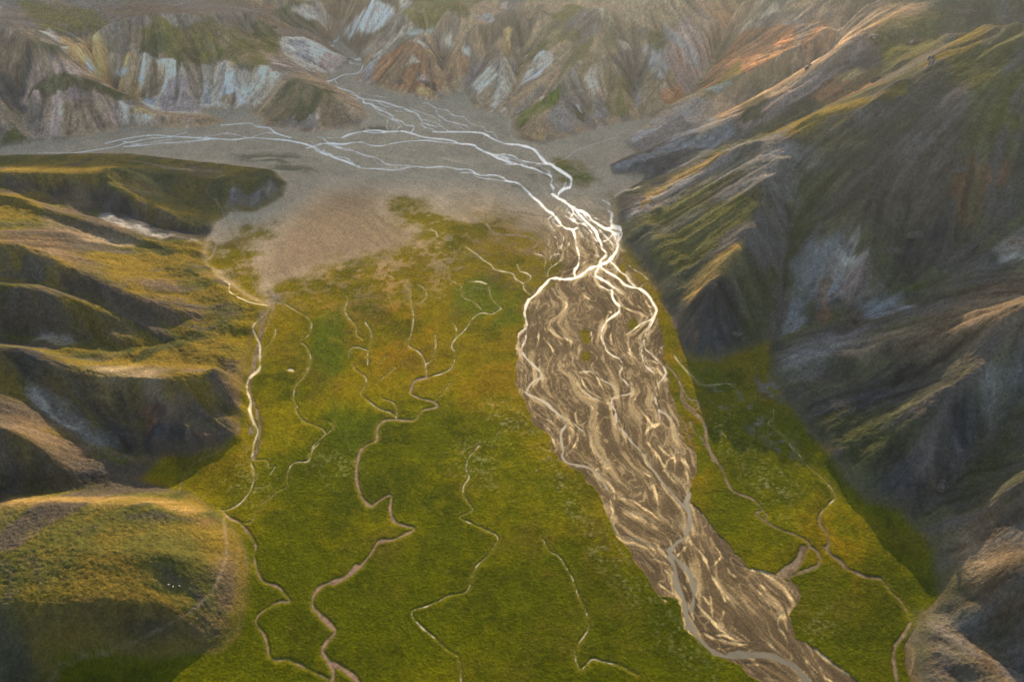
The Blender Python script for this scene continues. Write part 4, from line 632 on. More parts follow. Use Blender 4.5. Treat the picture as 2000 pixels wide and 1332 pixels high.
# ---------------------------------------------------------------- the ground sheet: fine where the photo looks, coarse out to the horizon
QUALITY = 1.0
nr, nc = int(1480 * QUALITY), int(1300 * QUALITY)
ang = np.linspace(math.atan2(CAM_H, 158), math.atan2(CAM_H, 1760), nr)
Yr = np.concatenate([np.linspace(-1200, 140, 24), CAM_H / np.tan(ang), 1770 * (9000 / 1770) ** np.linspace(0, 1, 40)[1:]])
depth = np.maximum(Yr, 158) * CP + CAM_H * SP
W = 1.10 * depth * 1000 / F
cin = np.linspace(-1, 1, nc)
cout = np.linspace(0, 1, 26)[1:] ** 2
XM = np.concatenate([-W[:, None] - (9000 - W[:, None]) * cout[::-1][None, :], W[:, None] * cin[None, :], W[:, None] + (9000 - W[:, None]) * cout[None, :]], 1)
NR, NC = XM.shape
YM = np.repeat(Yr[:, None], NC, 1)
x = XM.ravel().astype(f32); y = YM.ravel().astype(f32)
cell = (np.sqrt(y * y + CAM_H ** 2) / 780).astype(f32)        # metres per picture element there
inside = (x > G2.x0) & (x < G2.x0 + (G2.nx - 1) * 2) & (y > G2.y0) & (y < G2.y0 + (G2.ny - 1) * 2)
z = G2.sample(hs, x, y)
out = np.maximum(np.maximum(G2.x0 - x, x - 1298), np.maximum(60 - y, y - 2098))
z = np.where(out > 0, z + (60 + 60 * fbm(x, y, 900, 3, k=40)) * sstep(0, 1500, out) * (y > 200), z)
slope = G2.sample(slope2, x, y)
fsd = G4.sample(floor_sd, x, y)
hill = sstep(0, 12, fsd); flat = 1 - sstep(-2, 5, fsd)
rf = G2.sample(rill_fine, x, y); rw = G2.sample(rill_wide, x, y); rg = G2.sample(rill_gully, x, y)
crease = np.minimum(np.abs(rg), 1.3)
farw = sstep(820, 980, y)
steep = sstep(0.12, 0.55, slope)
calmv = sstep(-110, -150, x) * sstep(356, 342, y) * (y > 60)
steep = steep * (1 - 0.65 * calmv)
z += hill * steep * (rf * (0.26 + 0.35 * farw) + rw * (0.25 + 0.5 * farw) + (crease - 0.7) * (0.9 + 1.6 * farw + 0.6 * (x < 0) * (1 - farw)))
n1 = fbm(x, y, 70, 4, k=51); n2 = fbm(x, y, 17, 4, k=57); n3 = fbm(x, y, 4.5, 3, k=63); n4 = fbm(x, y, 1.7, 2, k=69); n5 = fbm(x, y, 190, 3, k=75)
hum = fbm(x + 3 * n2, y + 3 * n3, 7.0, 3, k=81, ridged=True)
sdw, sds, sdd, sdm, sdb, sdp = [GF.sample(fields[k], x, y) + n3 * 0.35 for k in 'wsdmbp']
num = GF.near(ident, x, y)
bf = GB.sample(braid_fine, x, y); bw = GB.sample(braid_wide, x, y); bm = GB.sample(braid_mid, x, y)
def world_poly(pts): return np.stack(at(*np.array(pts, float).T), 1)
wxn, wyn = n2 * 5 + n3 * 1.5, n3 * 2 - n2 * 5
def zone(polys, soft, warp=1.0):
    m = np.zeros(x.shape, f32)
    for p in polys:
        w = world_poly(p)
        b = np.flatnonzero((x > w[:, 0].min() - soft - 15) & (x < w[:, 0].max() + soft + 15) & (y > w[:, 1].min() - soft - 15) & (y < w[:, 1].max() + soft + 15))
        if len(b): m[b] = np.maximum(m[b], sstep(soft, -soft, poly_dist(x[b] + warp * wxn[b], y[b] + warp * wyn[b], w)))
    return m
meadow_sd = np.full(x.shape, 60, f32)
for p in (MEADOW_L, MEADOW_R, [(1085,318),(1125,328),(1165,352),(1150,366),(1105,345)], [(1190,380),(1212,398),(1205,425),(1195,410)], [(425,475),(480,440),(530,445),(495,520),(505,565),(535,605),(460,562),(405,515),(412,470)], [(760,392),(850,398),(900,425),(960,470),(900,480),(820,460)], [(900,402),(960,412),(1020,440),(1072,480),(1076,525),(1050,520),(1000,480),(930,465)]):
    w = world_poly(p)
    b = np.flatnonzero((x > w[:, 0].min() - 60) & (x < w[:, 0].max() + 60) & (y > w[:, 1].min() - 60) & (y < w[:, 1].max() + 60))
    meadow_sd[b] = np.minimum(meadow_sd[b], poly_dist(x[b] + 0.35 * wxn[b], y[b] + 0.35 * wyn[b], w))
fade = sstep(520, 640, y) * sstep(180, 40, x)                   # up the valley grass thins out into gravel instead of ending at a bank
meadow_sd += fade * (n2 * 12 + n1 * 16)
meadow = sstep(0.6, -0.6, meadow_sd / (0.5 + 34 * fade))
meadow = (meadow + fade * (sstep(0.3, 0.7, meadow + 0.22 * n3 + 0.22 * n4) - meadow) * 0.45) * flat
islands = zone([[(1132,650),(1145,640),(1155,670),(1140,672)],[(1135,690),(1150,685),(1150,705),(1136,706)],[(1225,630),(1240,620),(1246,640),(1232,648)],[(1205,515),(1220,515),(1225,545),(1212,550)],[(1142,884),(1146,884),(1146,889),(1142,889)]], 1.2, 0.4)
islands = np.maximum(islands, zone([[(1310,765),(1330,790),(1345,830),(1325,810)],[(1335,795),(1345,790),(1352,820),(1342,825)],[(1320,790),(1345,850),(1362,880),(1345,870)]], 2, 0.5))
meadow = np.maximum(meadow, islands * flat)
dry = sstep(0.7, -0.7, sdd) * flat
grass = meadow * (1 - dry)
bank = np.minimum(np.minimum(sdw, sdm * 1.0), np.minimum(sdb, sdd + 0.3))
z += flat * (grass * (0.5 * sstep(-0.4, 1.6, bank) * sstep(4, -1, meadow_sd + 4 * islands * -1) * (1 - 0.8 * fade) + (hum * 0.05 + n2 * 0.35 + n3 * 0.05 + n4 * 0.06) * sstep(0, 4, bank)))
grav = flat * (1 - grass)
z += grav * ((bw * 0.10 + bf * 0.035 + n3 * 0.03) * sstep(0, 2.5, np.minimum(sdw, sdb)) + 0.20 * sstep(0, 2.0, np.minimum(sdw, np.minimum(sdb, sds + 0.6))))
water = np.maximum(sstep(0.4, -1.6, sdw / (0.55 * cell)), np.maximum(sstep(0.6, -1.4, sdb / (0.55 * cell)), sstep(0.9, -1.1, sdm / (0.55 * cell))))
water = np.where(flat > 0.5, water, sstep(0.9, -1.1, sdm / (0.55 * cell)) * sstep(40, 8, fsd))
crag = fbm(x + 2 * n3, y, 11.0, 4, 0.55, k=111, ridged=True)
z += hill * steep * crag * (0.45 + 0.25 * farw)
z += hill * (1 - steep) * (n3 * 0.2 + n2 * 0.5) + hill * (n3 * (0.24 - 0.14 * calmv) + n4 * 0.16)
track = sstep(0.8, -0.8, sdp)
log('heights')

# ---------------------------------------------------------------- base colours
def C(n): return np.array(COL[n], f32)[None, :]
def mix(a, b, t): return a + (b - a) * t[:, None]
col = np.empty((len(x), 3), f32)
zonal = np.clip(0.5 + 0.5 * n1 + 0.22 * rw + 0.12 * rf, 0, 1)
# hills: moss and scree, more moss on gentle ground
left = x < 0
cm = mix(C('mossgold') + 0 * col, C('moss'), sstep(-0.3, 0.5, n1 + 0.4 * n2 + 0.3 * rw))
cm = mix(cm, C('mossdark'), sstep(0.4, 1.1, n2 + 0.5 * rw + 0.4 * n5) * 0.8)
cs = mix(C('brown') + 0 * col, C('darkbrown'), sstep(-0.5, 0.8, rw + n2))
near_hill = mix(cm, cs, sstep(0.2, 1.2, 0.8 * n1 + 0.3 * rw + 0.3 * rf + 0.3 * n2 + 0.3 * rg + 0.8 * steep - 0.25))
cr = mix(mix(np.array([[.105, .098, .050]], f32) + 0 * col, np.array([[.062, .062, .040]], f32), sstep(-0.6, 0.6, n2 + rw)), np.array([[.098, .080, .066]], f32), sstep(0.1, 1.2, 0.7 * n1 + 0.35 * rw + 0.3 * rf + 0.4 * n2 + 0.3 * rg + 0.3))
cr = mix(cr, C('greydark'), sstep(0.2, 1.1, fbm(x, y, 46, 3, k=121) + 0.5 * rg) * 0.6)
near_hill = np.where(left[:, None], near_hill, cr)
cf = mix(mix(C('tan') + 0 * col, C('greydark'), sstep(-0.5, 0.7, n1 + 0.6 * rw)), C('pale'), sstep(0.6, 1.4, n2 + 0.8 * rw) * 0.7)
cf = mix(cf, C('brown'), sstep(0.0, 1.0, n5 + 0.5 * n2)); cf = mix(cf, C('moss'), sstep(0.35, 0.9, -n5 + 0.5 * n1 + 0.3 * rw) * (1 - 0.6 * steep))
cf = cf * np.array([[2.25, 1.85, 1.55]], f32)  # far slopes lightened in colour in place of haze and sky light
cf = mix(cf, C('greydark'), sstep(0.45, 0.0, np.abs(rg)) * 0.45 * steep)      # gully beds painted darker, part debris, part relief shade
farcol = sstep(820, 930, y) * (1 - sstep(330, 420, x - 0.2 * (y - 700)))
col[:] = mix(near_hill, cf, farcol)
# valley floor
up = np.maximum(sstep(640, 770, y), sstep(-15, -75, x) * sstep(500, 590, y))
cg = mix(C('gravel') + 0 * col, np.array([[.122, .083, .042]], f32), (1 - up) * 0.95)
cg *= (1 + (0.05 * bw + 0.06 * bf) * (1 - 0.6 * up) + 0.10 * n2 + 0.08 * n4 + 0.06 * n1)[:, None]
fan = zone([FAN], 26)
cg = mix(cg, np.array([[.225,.155,.090]], f32) * (1 + 0.12 * n3 + 0.10 * n4 + 0.05 * bf)[:, None], fan * 0.85)
silty = sstep(0.75, 1.7, bw + 0.55 * bf + 0.3 * n2) * (1 - up)
strand = sstep(0.9, -0.9, (sds + 0.8 * np.abs(bm) - 0.3) / (0.5 + 0.25 * cell)) * (0.40 + 0.60 * sstep(-0.5, 0.5, bf + 0.4 * bm))
nearw = sstep(5.0, 0.0, sdw) * (1 - up) * sstep(-0.6, 0.8, bf + 0.6 * bw) * 0.6
thr = np.maximum(np.exp(-((bw - 0.1) / 0.10) ** 2), 0.9 * np.exp(-((bm + 0.25 * n2) / 0.11) ** 2)) * sstep(-0.7, 0.7, n2 + 0.6 * n1 + 0.2) * (1 - up)
thr = np.maximum(thr, 0.8 * np.exp(-((bm - 0.9) / 0.10) ** 2) * (1 - up))
threads_up = 0.75 * np.exp(-((bm + 0.2 * n1) / 0.12) ** 2) * sstep(0.2, 0.9, n1 + n5) * up * sstep(30, 5, np.minimum(sdw, sds))
silt = np.clip(np.maximum(thr * 0.42 + threads_up, np.maximum(np.maximum(strand * 1.15, silty * 0.35), nearw)), 0, 1) * grav
cg = mix(cg, C('sand') * (1 + 0.10 * bf)[:, None], silt * (0.9 - 0.35 * up))
cg = mix(cg, np.array([[.07, .052, .036]], f32), sstep(0.9, 2.2, -bw - 0.5 * bf) * (1 - up) * 0.35)
sparse = sstep(0.45, 1.0, n1 + 0.6 * n2) * up * sstep(1000, 640, y)
cg = mix(cg, np.array([[.085, .080, .035]], f32), sparse * 0.45)
cg = mix(cg, np.array([[.120, .105, .050]], f32), zone([[(455,305),(560,300),(625,316),(540,322),(470,315)], [(430,330),(560,322),(660,330),(600,338),(470,338)], [(690,250),(760,246),(800,256),(720,262)], [(1020,335),(1060,330),(1080,350),(1040,350)], [(940,350),(1000,355),(1030,372),(960,368)]], 9, 1.0) * sstep(-0.5, 0.6, bw + n2) * 0.8)
og = zone(ORANGE, 24, 2.4); gg = zone(GREENS, 10, 1.6)
cgr = mix(C('meadow') * 0.85 + 0 * col, np.array([[.185, .158, .002]], f32), sstep(-0.7, 0.9, n1 + 0.7 * n2 + 0.3 * hum))
cgr = mix(cgr, np.array([[.034, .044, .003]], f32), sstep(0.25, 1.1, n2 - 0.5 * n1 + 0.4 * n3) * 0.65)
patchy = np.maximum(og * 0.95, sstep(0.35, 1.0, n5 * 0.7 + 0.8 * n1 * 0.7 + 0.5 * n2) * 0.55)
cgr = mix(cgr, np.array([[.185, .130, .002]], f32), sstep(360, 590, y + 70 * n1) * 0.75)
cgr = mix(cgr, C('orange') * (1 + 0.25 * n3)[:, None], np.clip(patchy * sstep(-0.5, 0.6, n2 + 0.5 * n3 + 0.6 * n1), 0, 1) * 0.95 * (1 - 0.75 * gg))
cgr = mix(cgr, np.array([[.030, .042, .002]], f32), sstep(0.2, 0.9, fbm(x, y, 34, 3, k=105) + 0.4 * n3) * 0.55)
cgr = mix(cgr, C('green'), gg * 0.75)
strip = sstep(26, 2, -meadow_sd) * (1 - fade) * sstep(-0.5, 0.5, n1 + 0.6 * n2) * sstep(250, 380, y)
cgr = mix(cgr, np.array([[.215, .140, .006]], f32), strip * 0.6)
bog = fbm(x + 4 * n3, y, 46, 4, 0.55, k=131)
cgr = mix(cgr, np.array([[.135, .092, .012]], f32), sstep(0.25, 0.9, bog + 0.25 * n3) * 0.55 * (1 - 0.6 * gg))
cgr = mix(cgr, np.array([[.046, .060, .004]], f32), sstep(0.25, 0.8, -bog + 0.35 * n2) * 0.5)
seep = np.exp(-(fbm(x + 2 * n3, y, 62, 4, 0.5, k=137) / 0.045) ** 2) * sstep(-0.3, 0.4, n2 + n1)
cgr = mix(cgr, np.array([[.200, .140, .010]], f32), seep * 0.5)
cgr = mix(cgr, C('greydark') * 1.3, zone([[(1372,742),(1430,750),(1470,795),(1420,800),(1385,775)],[(1475,712),(1545,740),(1540,790),(1490,775)],[(1500,840),(1540,850),(1560,900),(1520,880)],[(1440,790),(1500,820),(1480,850)],[(485,800),(500,795),(505,860),(490,870)],[(520,560),(560,570),(555,600),(530,600)]], 7, 1.5) * sstep(-0.3, 0.4, n3 + n2) * 0.8)
edge = sstep(3.5, 0.3, np.minimum(sdm, sdb)) * sstep(-0.8, 0.4, n2 + n3)
cgr = mix(cgr, np.array([[.19, .155, .018]], f32), edge * 0.65)
tuft = zone(WHITE_TUFTS, 12, 1.5) * sstep(0.15, 0.9, n4 * 0.9 + n3 * 0.5)
cgr = mix(cgr, np.array([[.30, .27, .13]], f32), tuft * 0.5)
cgr = mix(cgr, np.array([[.30, .26, .12]], f32), sstep(0.9, 1.3, n4 + 0.3 * n3) * 0.15)
cgr = mix(cgr, np.array([[.050, .062, .001]], f32), sstep(420, 250, y + 50 * n1) * 0.5)
cgr *= np.clip(1 + 0.08 * n3 + 0.14 * n4 + 0.06 * hum, 0.5, 1.6)[:, None]  # turf tone follows its bumps, painting relief shade darker in hollows
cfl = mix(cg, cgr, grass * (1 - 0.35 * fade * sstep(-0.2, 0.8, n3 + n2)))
cdry = mix(C('tan') * 0.95 + 0 * col, C('brown'), sstep(-0.6, 0.9, n3 + bf * 0.5))
cfl = mix(cfl, cdry, dry * (1 - up * 0.6) * 0.9)
fl_mix = sstep(5, -3, fsd + 2.5 * n2)
fl_mix = np.where((fsd > 0) & (meadow_sd > 0), fl_mix * 0.6, fl_mix)
foot = sstep(26, 4, fsd + 8 * n2) * (y < 640) * 0.75 * sstep(0.5, 0.2, slope)      # grass creeps up the foot of the slopes
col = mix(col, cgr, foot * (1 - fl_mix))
PAINT_N = 0
for cls, soft, streak, k, pix in PAINT:
    X, Y = sight(pix[:, 0], pix[:, 1])
    for t in range(5):                                                  # a corner on a skyline slips past it: step down onto the near slope
        bad = Y - np.median(Y) > 150
        if not bad.any(): break
        pix = pix.copy(); pix[bad, 1] += 3
        X, Y = sight(pix[:, 0], pix[:, 1])
    fr = float(np.clip((np.median(Y) - 640) / 260, 0, 1))
    soft = soft * (1 - 0.62 * fr); streak = streak * (1 - 0.60 * fr)
    R = soft * 2 + streak * 3
    b = np.flatnonzero((x > X.min() - R) & (x < X.max() + R) & (y > Y.min() - R) & (y < Y.max() + R))
    if not len(b): continue
    d = poly_dist(x[b] + (0.5 - 0.3 * fr) * wxn[b], y[b] + (0.5 - 0.3 * fr) * wyn[b], np.stack([X, Y], 1))
    d = d + streak * 0.5 * (0.6 * rw[b] + 0.8 * rf[b] + 0.7 * rg[b]) * (0.3 + 0.7 * steep[b]) + soft * 0.7 * n2[b] + (1.5 - 0.8 * fr) * n3[b]
    m = sstep(1.2 * soft, -1.2 * soft, d) * k * hill[b] * np.clip(0.85 + 0.25 * rw[b] + 0.2 * n2[b], 0.3, 1)
    tone = C(cls) * (1 + farcol[b][:, None] * np.array([[1.0, .72, .48]], f32)) * (1 + 0.16 * rf[b] * steep[b] + 0.12 * n3[b] + 0.10 * rw[b])[:, None]  # far patches lightened in colour to make up for weak sky light
    tone = tone * (1 - (0.38 * farcol[b] * sstep(0.4, 0.0, np.abs(rg[b])) * steep[b])[:, None])  # creases of far patches darkened, relief shade put into the colour
    col[b] = mix(col[b], tone, m * 0.92)
log('patches')
col *= np.clip(1 + hill * (0.10 * n3 + 0.14 * n4 + 0.14 * rf * steep + 0.10 * crag * steep), 0.5, 1.6)[:, None]  # slope tone follows rills and crags, adding relief shade to the colour
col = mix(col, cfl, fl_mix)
col = mix(col, C('tan') * (1 + 0.15 * n4)[:, None], track * 0.75 * (0.7 + 0.3 * np.clip(n2, -1, 1)))
isb = sstep(0.6, -1.4, sdb / (0.55 * cell))
cw = mix(np.array([[.85, .78, .67]], f32) + 0 * col, np.array([[.22, .175, .115]], f32), sstep(760, 480, y))  # distant water whitened in colour to stand in for sky reflection
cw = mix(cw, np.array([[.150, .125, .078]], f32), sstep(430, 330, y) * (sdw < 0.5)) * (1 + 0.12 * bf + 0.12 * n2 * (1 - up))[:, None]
ismw = sstep(0.9, -1.1, sdm / (0.55 * cell))
cw = mix(cw, np.array([[.50, .42, .25]], f32) + 0 * col, ismw * (sdw > 0.5) * (1 - isb))
cw = mix(cw, np.array([[.22, .13, .085]], f32) * (1 + 0.35 * n4)[:, None], isb)
col = mix(col, cw, water)
ism = sstep(0.9, -1.1, sdm / (0.55 * cell)) * (sdw > 0)
gloss = np.clip(water * water * (1 - 0.45 * isb) * (1 - 0.3 * ism) * (0.87 + 0.13 * sstep(700, 800, y)), 0, 1)
wet = np.clip(np.maximum(silt * 0.58, nearw * 0.6) * grav * (1 - water), 0, 1)
gloss = np.maximum(gloss, wet)
rough_k = np.clip(1 - water - 0.6 * silt, 0, 1)
grain = rng.standard_normal(len(x)).astype(f32)
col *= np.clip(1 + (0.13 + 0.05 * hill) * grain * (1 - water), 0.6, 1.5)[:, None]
col = np.clip(col, 0.001, 0.85)
log('colours')

# ---------------------------------------------------------------- which object each face of the sheet belongs to
gh = Grid(-1500, 1500, 20, 2300, 12.0)
XH, YH = gh.mesh()
best = np.full(XH.shape, 1e12, f32); owner = np.zeros(XH.shape, np.int16)
for k, p in crest_pts:
    for c in p[::6]:
        d = (XH - c[0]) ** 2 + (YH - c[1]) ** 2
        o = d < best
        best[o] = d[o]; owner[o] = k
own = gh.near(owner, x, y).astype(np.int32)
GRAVEL, BED, MEADOW, RIVER, TRACK, DRY, STREAM = 100, 101, 102, 103, 104, 105, 200
onfloor = fsd < 2
own = np.where(onfloor, np.where(grass > 0.5, MEADOW, np.where(y < 610, BED, GRAVEL)), own)
own = np.where(track > 0.5, TRACK, own)
own = np.where(onfloor & (dry > 0.5) & (meadow > 0.5), DRY, own)
kinds = np.array(['-'] + [t[0] for t in TR])
kn = kinds[num]
own = np.where((water > 0.5) & (sdw <= np.minimum(sdm, sdb)), RIVER, own)
own = np.where((water > 0.5) & (sdw > np.minimum(sdm, sdb)) & ((kn == 'm') | (kn == 'b')), STREAM + num, own)
co = np.stack([x, y, z], 1).astype(f32)
i = (np.arange(NC - 1)[None, :] + NC * np.arange(NR - 1)[:, None]).ravel()
quads = np.stack([i, i + 1, i + NC + 1, i + NC], 1).astype(np.int32)
# smooth normals of the whole sheet, so that seams between objects do not show
Z2 = co[:, 2].reshape(NR, NC); X2m = XM.astype(f32); Y2m = YM.astype(f32)
def d0(A): return np.gradient(A, axis=0)
def d1(A): return np.gradient(A, axis=1)
tu = np.stack([d1(X2m), d1(Y2m), d1(Z2)], -1); tv = np.stack([d0(X2m), d0(Y2m), d0(Z2)], -1)
nrmv = np.cross(tu, tv).reshape(-1, 3); nrmv /= np.linalg.norm(nrmv, axis=1)[:, None] + 1e-12
fo = own[quads[:, 0]]
log('owners %d' % len(np.unique(fo)))

# ---------------------------------------------------------------- materials
def ground_material(name, grain, bump, spec_dry=0.0):
    m = bpy.data.materials.new(name); m.use_nodes = True
    nt = m.node_tree; N = nt.nodes; L = nt.links
    b = N['Principled BSDF']
    a = N.new('ShaderNodeAttribute'); a.attribute_name = 'cover'
    g = N.new('ShaderNodeAttribute'); g.attribute_name = 'gloss'
    tc = N.new('ShaderNodeTexCoord')
    nz = N.new('ShaderNodeTexNoise'); nz.inputs['Scale'].default_value = grain; nz.inputs['Detail'].default_value = 5.0; nz.inputs['Roughness'].default_value = 0.65
    L.new(tc.outputs['Object'], nz.inputs['Vector'])
    mr = N.new('ShaderNodeMapRange'); mr.inputs['To Min'].default_value = 0.72; mr.inputs['To Max'].default_value = 1.28
    mr.inputs['From Min'].default_value = 0.3; mr.inputs['From Max'].default_value = 0.7
    L.new(nz.outputs['Fac'], mr.inputs['Value'])
    mx = N.new('ShaderNodeMix'); mx.data_type = 'RGBA'; mx.blend_type = 'MULTIPLY'; mx.inputs['Factor'].default_value = 1.0
    L.new(a.outputs['Color'], mx.inputs['A']); L.new(mr.outputs['Result'], mx.inputs['B'])
    L.new(mx.outputs['Result'], b.inputs['Base Color'])
    r = N.new('ShaderNodeMapRange'); r.inputs['To Min'].default_value = 0.92; r.inputs['To Max'].default_value = WATER_ROUGH
    L.new(g.outputs['Fac'], r.inputs['Value']); L.new(r.outputs['Result'], b.inputs['Roughness'])
    s = N.new('ShaderNodeMapRange'); s.inputs['To Min'].default_value = spec_dry; s.inputs['To Max'].default_value = WATER_SPEC
    L.new(g.outputs['Fac'], s.inputs['Value']); L.new(s.outputs['Result'], b.inputs['Specular IOR Level'])
    io = N.new('ShaderNodeMapRange'); io.inputs['From Min'].default_value = 0.85; io.inputs['To Min'].default_value = 1.45; io.inputs['To Max'].default_value = 2.3
    L.new(g.outputs['Fac'], io.inputs['Value']); L.new(io.outputs['Result'], b.inputs['IOR'])
    iv = N.new('ShaderNodeMath'); iv.operation = 'SUBTRACT'; iv.inputs[0].default_value = 1.0; iv.use_clamp = True
    L.new(g.outputs['Fac'], iv.inputs[1])
    ml = N.new('ShaderNodeMath'); ml.operation = 'MULTIPLY'; ml.inputs[1].default_value = bump
    L.new(iv.outputs[0], ml.inputs[0])
    bp = N.new('ShaderNodeBump'); bp.inputs['Distance'].default_value = 1.0
    L.new(ml.outputs[0], bp.inputs['Strength']); L.new(nz.outputs['Fac'], bp.inputs['Height'])
    L.new(bp.outputs['Normal'], b.inputs['Normal'])
    return m
WATER_ROUGH, WATER_SPEC = 0.36, 0.5
M = dict(hill=ground_material('hill_ground', 0.45, 0.9), gravel=ground_material('gravel', 0.8, 0.25), meadow=ground_material('meadow_grass', 0.6, 0.8), water=ground_material('river_water', 1.5, 0.05), earth=ground_material('bare_earth', 0.8, 0.3))
def sheet(name, label, mask, mat):
    q = quads[mask]
    if not len(q): return None
    used, inv = np.unique(q.ravel(), return_inverse=True)
    me = bpy.data.meshes.new(name)
    me.vertices.add(len(used)); me.vertices.foreach_set('co', co[used].ravel())
    me.loops.add(q.size); me.loops.foreach_set('vertex_index', inv.astype(np.int32))
    me.polygons.add(len(q)); me.polygons.foreach_set('loop_start', np.arange(len(q), dtype=np.int32) * 4)
    me.update(calc_edges=True)
    me.polygons.foreach_set('use_smooth', np.ones(len(q), bool))
    at_ = me.attributes.new('cover', 'FLOAT_COLOR', 'POINT')
    at_.data.foreach_set('color', np.concatenate([col[used], np.ones((len(used), 1), f32)], 1).astype(f32).ravel())
    at_ = me.attributes.new('gloss', 'FLOAT', 'POINT'); at_.data.foreach_set('value', gloss[used].astype(f32))
    me.normals_split_custom_set_from_vertices(nrmv[used].astype(f32))
    me.materials.append(mat)
    o = bpy.data.objects.new(name, me); scene.collection.objects.link(o)
    o['kind'] = 'structure'; o['label'] = label
    return o
HILL_LABELS = ['low dark mossy ridge with a rounded snout at the edge of the grey plain', 'narrow gold crested ridge in front of the dark mossy ridge', 'broad golden hillside running down to the pale stream',
 'mossy spur below the broad golden hillside', 'rounded tan and green hill nose with a dark blue face', 'furrowed dark gold ridges above a black slope', 'flat topped green hill with a tan crest and a track round its foot',
 'pale rhyolite cliffs split by gullies under a mossy top', 'pink dome of scree beside the grey plain', 'green and grey nose hill where the two rivers meet', 'rust coloured pyramid hill beside the upper river',
 'brown hill with a pale ridge path down its spur', 'long striped ridge with a green snout', 'big pinkish scree slope at the head of the side valley', 'grey blue ridges between the side valley and the green mountain',
 'large green mountainside with a dark bluff at the river', 'small rocky ridge between two gullies', 'tan ridge above the grey gravel fan', 'dark slope with a pale scree patch', 'tan furrowed slope', 'grey tan slope at the foot of the stream']
for k in range(21): sheet('hill', HILL_LABELS[k], fo == k, M['hill'])
sheet('gravel_plain', 'grey gravel plain crossed by white braided rivers', fo == GRAVEL, M['gravel'])
sheet('gravel_bed', 'brown gravel bed streaked with pale silt between the meadows', fo == BED, M['gravel'])
sheet('meadow', 'green and orange mossy meadow on both sides of the river bed', fo == MEADOW, M['meadow'])
sheet('river', 'braided river shining white and gold', fo == RIVER, M['water'])
sheet('track', 'tan vehicle track over the hill foot and plain', fo == TRACK, M['earth'])
sheet('dry_channel', 'dry brown gravel channel through the meadow', fo == DRY, M['gravel'])
brown = kinds == 'b'
for k in np.unique(fo[fo > STREAM]):
    sheet('stream', 'brown winding stream in the meadow' if brown[k - STREAM] else 'thin pale stream winding through the meadow', fo == k, M['water'])['group'] = 'streams winding through the meadow'
log('sheets')

# ---------------------------------------------------------------- crags on the ridges and sheep on the green hill
import bmesh
from mathutils import Vector
def ground_z(a, b): return float(G2.sample(hs, np.array([a]), np.array([b]))[0])
def tag(o, label, cat, group=None):
    o['label'] = label; o['category'] = cat
    if group: o['group'] = group
rock_mat = bpy.data.materials.new('dark_rock'); rock_mat.use_nodes = True
nt = rock_mat.node_tree; pb = nt.nodes['Principled BSDF']
nz_ = nt.nodes.new('ShaderNodeTexNoise'); nz_.inputs['Scale'].default_value = 0.9; nz_.inputs['Detail'].default_value = 6
cr_ = nt.nodes.new('ShaderNodeValToRGB'); cr_.color_ramp.elements[0].color = (.060, .052, .046, 1); cr_.color_ramp.elements[1].color = (.220, .180, .140, 1)
cr_.color_ramp.elements[0].position = .35; cr_.color_ramp.elements[1].position = .72
tc_ = nt.nodes.new('ShaderNodeTexCoord')
nt.links.new(tc_.outputs['Object'], nz_.inputs['Vector']); nt.links.new(nz_.outputs['Fac'], cr_.inputs['Fac']); nt.links.new(cr_.outputs['Color'], pb.inputs['Base Color'])
bp_ = nt.nodes.new('ShaderNodeBump'); bp_.inputs['Strength'].default_value = 0.9; nt.links.new(nz_.outputs['Fac'], bp_.inputs['Height']); nt.links.new(bp_.outputs['Normal'], pb.inputs['Normal'])
pb.inputs['Roughness'].default_value = 0.95; pb.inputs['Specular IOR Level'].default_value = 0.1
def crag(px, py, length, width, height, turn, seed, label):
    r = np.random.default_rng(seed)
    bm_ = bmesh.new(); bmesh.ops.create_icosphere(bm_, subdivisions=5, radius=1.0)
    n = r.normal(size=(16, 3)); n /= np.linalg.norm(n, axis=1)[:, None]; dd = r.uniform(0.55, 1.0, 16)
    sp_ = r.uniform(-0.8, 0.8, (6, 2)); sh = r.uniform(0.25, 0.75, 6)
    for v in bm_.verts:
        p = np.array(v.co)
        k = min(1.0, float(np.min(np.where(n @ p > 1e-3, dd / np.maximum(n @ p, 1e-3), 9))))
        p = p * k
        for (a, b), q in zip(sp_, sh): p[2] += q * math.exp(-((p[0] - a) ** 2 / 0.03 + (p[1] - b) ** 2 / 0.06)) * (p[2] > -0.2)
        p += 0.07 * np.sin(p[[1, 2, 0]] * 11 + seed) + 0.03 * np.sin(p[[2, 0, 1]] * 29 + seed)
        v.co = Vector((p[0] * length * 0.62, p[1] * width * 0.5, p[2] * height * 0.42))
    me = bpy.data.meshes.new('rock_outcrop'); bm_.to_mesh(me); bm_.free()
    me.materials.append(rock_mat)
    o = bpy.data.objects.new('rock_outcrop', me); scene.collection.objects.link(o)
    X, Y = sight(np.array([px]), np.array([py]))
    o.location = (float(X[0]), float(Y[0]), ground_z(float(X[0]), float(Y[0])) - 0.08 * height); o.rotation_euler = (0, 0, math.radians(turn))
    tag(o, label, 'rock', 'dark crags on the hills')
